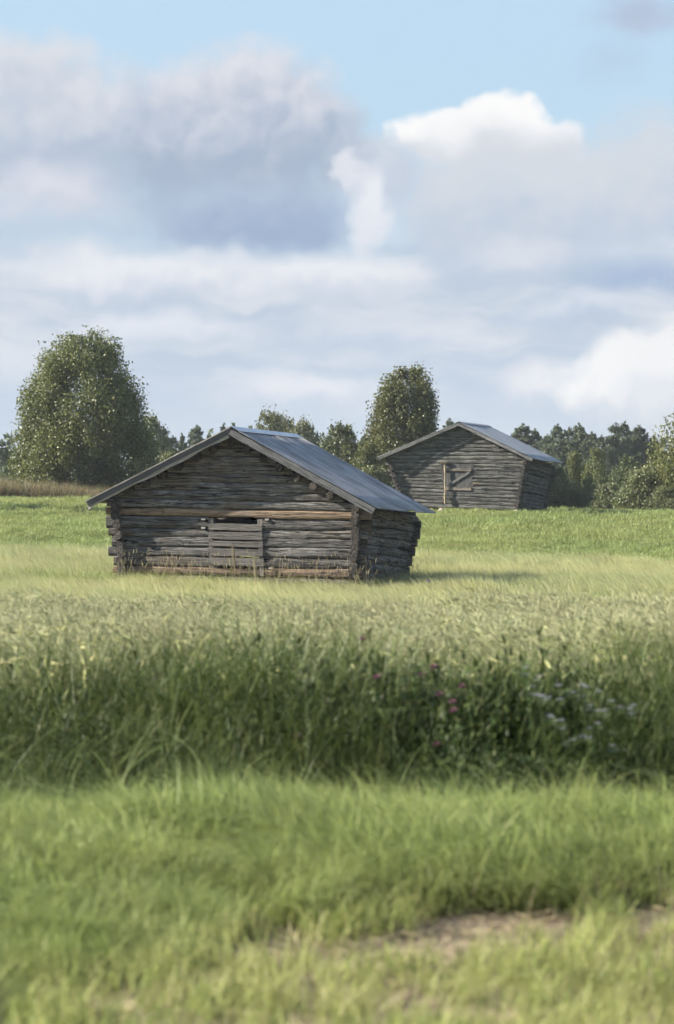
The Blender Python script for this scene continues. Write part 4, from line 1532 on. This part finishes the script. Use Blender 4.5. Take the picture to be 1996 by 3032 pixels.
def pine(seed, H, rad, mat, base=.25, spire=.8, levels=16, tuft=.25):
    """Scots pine: limbs that rise and end in needle tufts, ragged open crown"""
    r = np.random.default_rng(seed)
    paths = [([np.array([.08 * math.sin(3 * f + seed), .08 * math.cos(2.3 * f + seed), f * H * .97 - .2 * (f == 0)]) for f in np.linspace(0, 1, 8)],
              [.014 * H * (1 - .9 * f) for f in np.linspace(0, 1, 8)])]
    C = []
    for k in range(levels):
        f = base + (1 - base) * (k + r.uniform(-.3, .3)) / levels
        f = min(f, .97)
        env = rad * min(1.0, max(.0, 1 - (max(f - base, .0) / (1 - base)) ** (1.45 / spire)) * 1.1 + .06)
        nb = int(r.integers(4, 7))
        a0 = r.uniform(0, 6.28)
        for j in range(nb):
            a = a0 + 6.283 * j / nb + r.uniform(-.4, .4)
            L = env * r.uniform(.55, 1.15)
            z0 = f * H
            tip = np.array([math.cos(a) * L, math.sin(a) * L, z0 + L * r.uniform(.05, .5)])
            b_ = np.array([0, 0, z0])
            mid = (b_ + tip) / 2 + np.array([0, 0, -.05 * L])
            paths.append(([b_, mid, tip], [.02 + .004 * H * (1 - f), .014, .006]))
            nt = 7 + int(L * 6)
            for q_ in range(nt):
                t = r.uniform(.35, 1.05)
                C.append(b_ * (1 - t) + tip * t + r.normal(0, .12, 3) * (0.35 + L * .6) + np.array([0, 0, .05]))
    for q_ in range(4):
        C.append(np.array([r.normal(0, .05), r.normal(0, .05), H * (.94 + .02 * q_)]))
    C = np.array(C)
    per = 26
    cl = np.repeat(np.arange(len(C)), per)
    m_ = len(cl)
    A = r.normal(0, 1, (m_, 3))
    A[:, 2] += .5
    A /= np.linalg.norm(A, axis=1)[:, None]
    Bv = np.cross(A, r.normal(0, 1, (m_, 3)))
    Bv /= np.linalg.norm(Bv, axis=1)[:, None]
    sz = tuft * r.uniform(.6, 1.3, len(C))
    P_ = C[cl] + A * (sz[cl] * .5 * r.uniform(.4, 1.1, m_))[:, None]
    V, Q = quads_cloud(P_, A, Bv, sz[cl] * .8, np.full(m_, .07))
    tone = np.clip(r.normal(.4, .2, m_) + r.normal(0, .2, len(C))[cl], 0, 1)
    crown = mesh_np('crown', V, Q, [mat], fattr=tone)
    Vt, Qt = tubes(paths, 5)
    return crown, mesh_np('trunk', Vt, Qt, [M['bark']], smooth=True)


def put_tree(name, meshes, x, d, label, cat='tree', group=None, s=1.0, rot=0.0, sz=None, sink=0.05):
    e = empty(name, (x, d, float(gz(x, d)) - sink))
    e.rotation_euler = (0, 0, rot)
    e.scale = (s, s, sz or s)
    tag(e, label, cat, group)
    for nm, me in zip(('crown', 'trunk'), meshes):
        link(bpy.data.objects.new(nm, me), e)
    return e


# big birch on the left
H = 7.95
prof = [(.03, 1.5), (.09, 2.3), (.2, 2.85), (.33, 2.95), (.5, 2.85), (.63, 2.6), (.79, 2.05), (.9, 1.5), (.96, 1.05), (1.0, .5)]
prof = [(a_, b_ * 1.06) for a_, b_ in prof]
bm_ = leafy_tree(24, H, prof, 340, 270, .09, M['birch'], M['birch_bark'], lean=.35, sprigs=70, sig=(.26, .34), lob=.07, trunks=((0, 0), (.5, .3)))
put_tree('birch_tree', bm_, -12.3, 106, 'large broad birch with a dense rounded crown above the reddish grass bank', rot=0)
# tall birch behind the far barn
H = 7.2
prof = [(.1, 1.2), (.25, 1.75), (.42, 1.85), (.6, 1.65), (.75, 1.45), (.88, 1.1), (.96, .75), (1.0, .35)]
cm_ = leafy_tree(33, H, prof, 280, 200, .09, M['birch'], M['birch_bark'], sprigs=55, sig=(.2, .36), lob=.13, trunks=((-.5, 0), (.4, .1)))
put_tree('birch_tree', cm_, 3.45, 112, 'tall narrow twin-topped birch rising behind the far barn roof')
# tree at the right edge
H = 4.6
prof = [(.03, 2.0), (.15, 2.5), (.35, 2.4), (.55, 2.0), (.75, 1.4), (.9, .8), (1.0, .3)]
rm_ = leafy_tree(41, H, prof, 190, 190, .09, M['birch'], M['birch_bark'], sprigs=50, sig=(.22, .28), lob=.12)
put_tree('birch_tree', rm_, 16.4, 102.5, 'round dark birch cut off by the right edge of the picture', s=1.02)

# shrubs: a few kinds, placed one by one
bushA = leafy_tree(51, 3.0, [(.02, 1.2), (.2, 1.6), (.45, 1.55), (.7, 1.15), (.88, .7), (1, .3)], 130, 95, .10, M['willow'], M['bark'], sprigs=40, lob=.2, sig=(.2, .25), trunks=((-.2, 0), (.2, .1)))
bushB = leafy_tree(52, 4.2, [(.02, 1.0), (.2, 1.45), (.45, 1.45), (.7, 1.05), (.88, .6), (1, .25)], 150, 95, .10, M['alder'], M['bark'], sprigs=46, lob=.18, sig=(.2, .28))
bushC = leafy_tree(53, 4.0, [(.03, .8), (.2, 1.15), (.45, 1.1), (.7, .8), (.88, .5), (1, .2)], 110, 90, .10, M['willow'], M['bark'], sprigs=50, lob=.22, sig=(.17, .3))
bushD = leafy_tree(54, 5.2, [(.02, 1.1), (.2, 1.6), (.45, 1.6), (.7, 1.2), (.88, .75), (1, .3)], 170, 95, .105, M['birch'], M['birch_bark'], sprigs=60, lob=.2, sig=(.2, .3))


def shrub(kind, px, d, top, label, rot=0.0, wide=1.0, group='shrubs along the field edge', name='shrub', cat='shrub'):
    """stand it at depth d under photo column px so that its top reaches row top"""
    meshes, h0 = {'A': (bushA, 3.0), 'B': (bushB, 4.2), 'C': (bushC, 4.0), 'D': (bushD, 5.2)}[kind]
    x = (px - CX) / F * d
    zt = EYE + (HY - top) / F * d
    k = (zt - float(gz(x, d))) / h0
    return put_tree(name, meshes, x, d, label, cat, group, s=k * wide, sz=k, rot=rot)


shrub('B', 1010, 113, 1268, 'dark green alder left of the tall birch, over the near barn roof', .4, .95)
shrub('D', 1085, 110, 1315, 'pale leaved birch bush tucked against the far barn left eave', 1.3, .8)
shrub('A', 1105, 106, 1385, 'low willow bush below the tall birch, beside the far barn left corner', 2.2, .9)
shrub('B', 955, 118, 1330, 'dark low alder just above the near barn roof slope', 3.1, 1.1)
shrub('A', 1905, 101.5, 1400, 'light leaved willow bush at the foot of the right edge birch', .2, 1.0)
shrub('A', 1975, 100.5, 1440, 'small willow bush in the lower right corner of the tree line', 1.9, 1.2)
shrub('C', 1845, 104, 1450, 'small silvery willow shrub standing before the dark thicket', .8, 1.1)
shrub('C', 1655, 112, 1390, 'yellowish young birch shrub beside the far barn right wall', 2.5, 1.1)
shrub('D', 1700, 122, 1345, 'slender pale birch sapling in the thicket right of the far barn', .9, .62)
shrub('D', 1765, 121, 1335, 'bushy young birch in the middle of the right thicket', 2.7, .7)
shrub('B', 1745, 112, 1420, 'dark alder bush low in the middle of the right thicket', 4.1, 1.2)
shrub('A', 1800, 110, 1435, 'rounded willow bush low in the right thicket near the silvery shrub', 5.0, 1.1)
shrub('B', 1690, 113, 1430, 'dark alder bush low in the thicket beside the far barn', 5.6, 1.1)
shrub('B', 1855, 118, 1360, 'dense alder between the thicket and the right edge birch', .1, .9)
shrub('D', 1620, 124, 1370, 'small birch showing just past the far barn right eave', 3.7, .7)
shrub('C', 445, 150, 1248, 'thin feathery birch beside the big birch right flank', .3, .8)
shrub('D', 500, 138, 1345, 'pale leaved birch bush left of the near barn roof slope', 1.1, .9)
shrub('B', 570, 140, 1370, 'dark alder bush just over the near barn left roof slope', 2.0, 1.0)
shrub('B', 455, 128, 1400, 'dark alder bush at the foot of the big birch right flank', 2.9, 1.0)
shrub('D', 800, 165, 1232, 'thin topped birch above the near barn ridge', 2.2, .75)
shrub('D', 845, 170, 1250, 'lower birch beside the thin one above the near barn ridge', 4.2, .6)
shrub('C', 893, 168, 1262, 'narrow wispy birch over the near barn right roof slope', 5.1, .75)
shrub('C', 918, 170, 1275, 'second wispy birch over the near barn right roof slope', .6, .65)
shrub('B', 20, 125, 1385, 'dark alder bush at the left edge behind the big birch', 1.4, 1.2)
shrub('B', 90, 122, 1400, 'dark alder bush half hidden behind the big birch left flank', 3.4, 1.1)

pines = [pine(70, 9.0, 2.5, M['pine'], .22, .85), pine(71, 9.0, 2.2, M['pine'], .26, .75), pine(72, 9.0, 2.7, M['pine'], .2, .9), pine(73, 9.0, 2.1, M['pine'], .22, 1.0)]
spruces = [pine(80, 9.0, 1.25, M['spruce'], .06, 1.05, 20, .26), pine(81, 9.0, 1.05, M['spruce'], .06, 1.1, 20, .24)]


def conifer(kind, i, px, d, top, label, rot=0.0, wide=1.0, group='conifers in the distant tree line'):
    x = (px - CX) / F * d
    zt = EYE + (HY - top) / F * d
    k = (zt - float(gz(x, d))) / 9.0
    ms = (pines if kind == 'pine' else spruces)[i]
    return put_tree(kind + '_tree', ms, x, d, label, 'tree', group, s=k * wide, sz=k, rot=rot)


R_ = 'in the tree line between the far barn and right edge'
for (kind, i, px, d, top, lab, wide) in (
    ('pine', 0, 1547, 175, 1256, 'rounded pine just over the far barn right roof slope', 1.25),
    ('pine', 3, 1582, 180, 1270, 'shorter pine beside the rounded one over the far barn roof', 1.1),
    ('pine', 1, 1652, 172, 1256, 'first tall pine right of the far barn eave', 1.0),
    ('pine', 3, 1622, 178, 1285, 'small pine in the gap right of the far barn roof', 1.0),
    ('pine', 2, 1685, 176, 1264, 'second tall pine right of the far barn eave', .95),
    ('pine', 0, 1716, 171, 1254, 'tallest pine of the group behind the right thicket', .9),
    ('pine', 1, 1752, 178, 1279, 'shorter pine on the shoulder right of the tallest', 1.1),
    ('pine', 3, 1782, 174, 1288, 'small pine left of the gap in the right tree line', 1.0),
    ('pine', 2, 1822, 172, 1252, 'left pine of the dark pair near the right edge', .9),
    ('pine', 1, 1850, 176, 1249, 'middle pine of the dark pair near the right edge', .95),
    ('pine', 0, 1892, 173, 1260, 'broad pine closest to the right edge birch', 1.05),
    ('pine', 3, 1935, 176, 1290, 'pine partly hidden by the right edge birch', 1.1),
    ('spruce', 0, 1805, 165, 1330, 'dark spruce low between the pines near the right edge', 1.2),
    ('spruce', 1, 1735, 163, 1335, 'dark spruce low behind the middle of the right thicket', 1.2),
    ('spruce', 0, 1665, 163, 1340, 'dark spruce low behind the thicket by the far barn', 1.2),
    ('pine', 2, 480, 176, 1262, 'pine just right of the big birch', .95),
    ('spruce', 1, 540, 178, 1283, 'slim spruce between two pines left of the near barn', 1.0),
    ('pine', 0, 582, 176, 1260, 'tall pine with a bare tip left of the near barn ridge', .95),
    ('pine', 3, 618, 180, 1283, 'small pine hugging the near barn left roof slope', .9),
    ('pine', 1, 512, 180, 1290, 'low pine in the gap right of the big birch', 1.0),
    ('spruce', 0, 662, 182, 1254, 'spruce tip peeping over the near barn roof left of the ridge', .8),
    ('spruce', 0, 938, 185, 1287, 'slim spruce tip over the near barn right roof slope', .9),
    ('spruce', 1, 962, 180, 1302, 'small spruce beside the dark alder over the near barn roof', 1.1),
    ('pine', 2, 988, 172, 1262, 'pine showing above the dark alder left of the tall birch', .8),
    ('pine', 3, 1040, 176, 1272, 'pine between the dark alder and the tall birch', .9),
    ('pine', 1, 1080, 178, 1284, 'pine touching the left flank of the tall birch', .9),
    ('pine', 0, 1332, 178, 1240, 'pine tip between the tall birch and the far barn ridge', .8),
    ('pine', 2, 5, 150, 1300, 'dark pine at the left edge of the picture', 1.2),
    ('spruce', 1, -40, 152, 1320, 'dark spruce cut by the left edge of the picture', 1.2),
):
    conifer(kind, i, px, d, top, lab, rot=rnd.uniform(0, 6.28), wide=wide)

# the wood behind them, one mass
def forest():
    r = np.random.default_rng(91)
    pts = []
    for k in range(230):
        x = r.uniform(-46, 46)
        d = r.uniform(196, 225)
        h = r.uniform(5.5, 7.8)
        w = r.uniform(1.3, 2.2)
        n = 240
        t = r.random(n)
        rr = w * (1 - t) ** .7 * np.sqrt(r.random(n))
        a = r.uniform(0, 6.28, n)
        pts.append(np.stack([x + np.cos(a) * rr, d + np.sin(a) * rr, float(gz(x, d)) + t * h], 1))
    P_ = np.concatenate(pts)
    A, Bv = rand_axes(r, len(P_), .3)
    sz = r.uniform(.25, .5, len(P_))
    V, Q = quads_cloud(P_, A, Bv, sz * 1.2, sz * .6)
    o = link(bpy.data.objects.new('forest', mesh_np('forest', V, Q, [M['pine']], fattr=r.random(len(P_)))))
    tag(o, 'far dark wood showing low between the distant trees', 'forest', kind='stuff')


forest()
# a slim tree out in the field beyond the left edge; its shadow crosses the green slope
slim = leafy_tree(95, 7.5, [(.12, .3), (.3, .55), (.55, .6), (.8, .45), (.95, .25), (1, .1)], 90, 110, .11, M['birch'], M['birch_bark'], sprigs=20, sig=(.16, .3))
put_tree('birch_tree', slim, -15.6, 76.5, 'slim lone birch beyond the left edge, only its long shadow crosses the field')


# ---------------------------------------------------------------- single flowers
def tubeblade(B, p0, p1, w, mat, r):
    B.spindle(np.array(p0), np.array(p1), w, mat, r, 3)


def flower_meshes(kind, seed):
    r = np.random.default_rng(seed)
    S, Hd = Blades(), Blades()
    h = 1.0
    S.blade(r, np.array([0., 0, -.02]), 1.0, .008, r.uniform(0, 6), .05, 0, 5, (-.05, 0))
    top = np.array([-.05 + 0.0, 0, .98])
    for q_ in range(4):
        S.blade(r, np.array([0, 0, r.uniform(.2, .7)]), .2, .03, r.uniform(0, 6.28), .9, 0, 3)
    if kind == 'clover' or kind == 'thistle':
        for q_ in range(60):
            dv = r.normal(0, 1, 3)
            dv[2] = abs(dv[2]) * .9 + .1
            dv /= np.linalg.norm(dv)
            sd = np.cross(dv, r.normal(0, 1, 3))
            sd /= np.linalg.norm(sd)
            Hd.ribbon([top + dv * .005, top + dv * .02, top + dv * .03], [.004, .008, .003], sd, 0, r.random())
    else:
        for q_ in range(26):
            a, rr = r.uniform(0, 6.28), .055 * math.sqrt(r.random())
            c_ = top + np.array([math.cos(a) * rr, math.sin(a) * rr, r.normal(0, .006)])
            tubeblade(S, top - np.array([0, 0, .07]), c_, .0015, 0, .5)
            for w_ in range(4):
                aa = r.uniform(0, 6.28)
                dv = np.array([math.cos(aa), math.sin(aa), .5])
                sd = np.array([-math.sin(aa), math.cos(aa), 0])
                Hd.ribbon([c_, c_ + dv * .009, c_ + dv * .013], [.003, .009, .004], sd, 0, r.random())
    return S, Hd


def flower(name, mat, kind, px, py, d, label, cat, group, size=1.0, ms=None):
    """flower head at photo position (px, py), standing at depth d"""
    P_ = PX(px, py, d)
    g = float(gz(P_.x, d))
    h = P_.z - g
    e = empty(name, (P_.x, d, g))
    tag(e, label, cat, group)
    sm, hm_ = ms
    so = bpy.data.objects.new('stem', sm)
    so.scale = (1, 1, h)
    link(so, e)
    ho = bpy.data.objects.new('flower_head', hm_)
    ho.location = (0, 0, h - .98 * size)
    ho.scale = (size,) * 3
    link(ho, e)
    so.location = (.05 - .05 * size, 0, 0)


def fm(kind, seed, mat):
    S, Hd = flower_meshes(kind, seed)
    return S.mesh('stem', [M['stem']]), Hd.mesh('flower_head', [mat])


clv = fm('clover', 1, M['clover'])
for (px, py, d) in ((1318, 2208, 12.3), (1368, 2108, 12.4), (1275, 2000, 12.7), (1310, 1978, 12.8), (1325, 2060, 12.6), (1395, 2035, 12.6), (1098, 1895, 13.3),
                    (1140, 2008, 12.7), (1365, 2082, 12.5), (905, 2185, 12.3)):
    flower('clover', M['clover'], 'clover', px, py, d - .75, 'pink red clover head in the dark crop edge', 'clover', 'red clovers in the dark crop edge', .85, clv)
yar = fm('yarrow', 2, M['white_flower'])
for k in range(54):
    cx_, cy_ = ((1635, 2060), (1655, 2125), (1700, 2185), (1770, 2205), (1785, 2115), (1850, 2105), (1870, 2215), (1745, 2045), (1600, 2010))[k % 9]
    px = rng.normal(cx_, 24)
    py = rng.normal(cy_, 17)
    flower('yarrow', M['white_flower'], 'yarrow', px, py, 11.25 + rng.uniform(0, .6), 'white flower head in the pale patch of the dark crop edge', 'flower',
           'white flowers in the dark crop edge', .36, yar)
ths = fm('thistle', 3, M['thistle'])
flower('thistle', M['thistle'], 'thistle', 1278, 1722, 43.2, 'single purple thistle in the barley right of the near barn', 'thistle', None, 1.3, ths)

# a few nearer stalks that rise blurred before the barn
def stalk(px, py, d, hpx, w, label, bend):
    P_ = PX(px, py, d)
    g = float(gz(P_.x, d))
    r = np.random.default_rng(int(px))
    B = Blades()
    h = P_.z - g
    B.blade(r, np.array([0., 0, 0]), h, w, 2.6, bend, 0, 8, (-.03, 0), .6)
    B.spindle(np.array([-.02, 0, h * .82]), np.array([-.04, 0, h * 1.0]), w * .9, 1, .6)
    o = link(bpy.data.objects.new('grass_stalk', B.mesh('grass_stalk', [M['lush'], M['seed']])))
    o.location = (P_.x, d, g)
    tag(o, label, 'grass stalk', 'blurred stalks before the near barn')


stalk(705, 1600, 15.5, 0, .012, 'pale blurred grass stalk crossing the near barn hatch', .03)
stalk(768, 1635, 15.2, 0, .010, 'shorter blurred stalk at the right side of the near barn hatch', .04)
stalk(772, 1790, 14.2, 0, .010, 'brownish seed stalk rising above the barley below the near barn', .05)


# ---------------------------------------------------------------- summer air
def haze():
    x0, x1, y0, y1, z0, z1 = -75, 75, -12, 245, -4.5, 16
    V = [(x, y, z) for x in (x0, x1) for y in (y0, y1) for z in (z0, z1)]
    Q = [(0, 1, 3, 2), (4, 6, 7, 5), (0, 4, 5, 1), (2, 3, 7, 6), (0, 2, 6, 4), (1, 5, 7, 3)]
    m, T = new_mat('haze')
    pv = T.n('ShaderNodeVolumePrincipled', {'Color': (0.86, 0.91, 1.0, 1), 'Density': 0.0002, 'Anisotropy': 0.0})
    T.n('ShaderNodeOutputMaterial', {'Volume': pv.outputs[0]})
    o = link(bpy.data.objects.new('haze', mesh_np('haze', V, np.array(Q), [m])))
    tag(o, 'thin summer haze in the air over the fields', 'haze', kind='stuff')


haze()
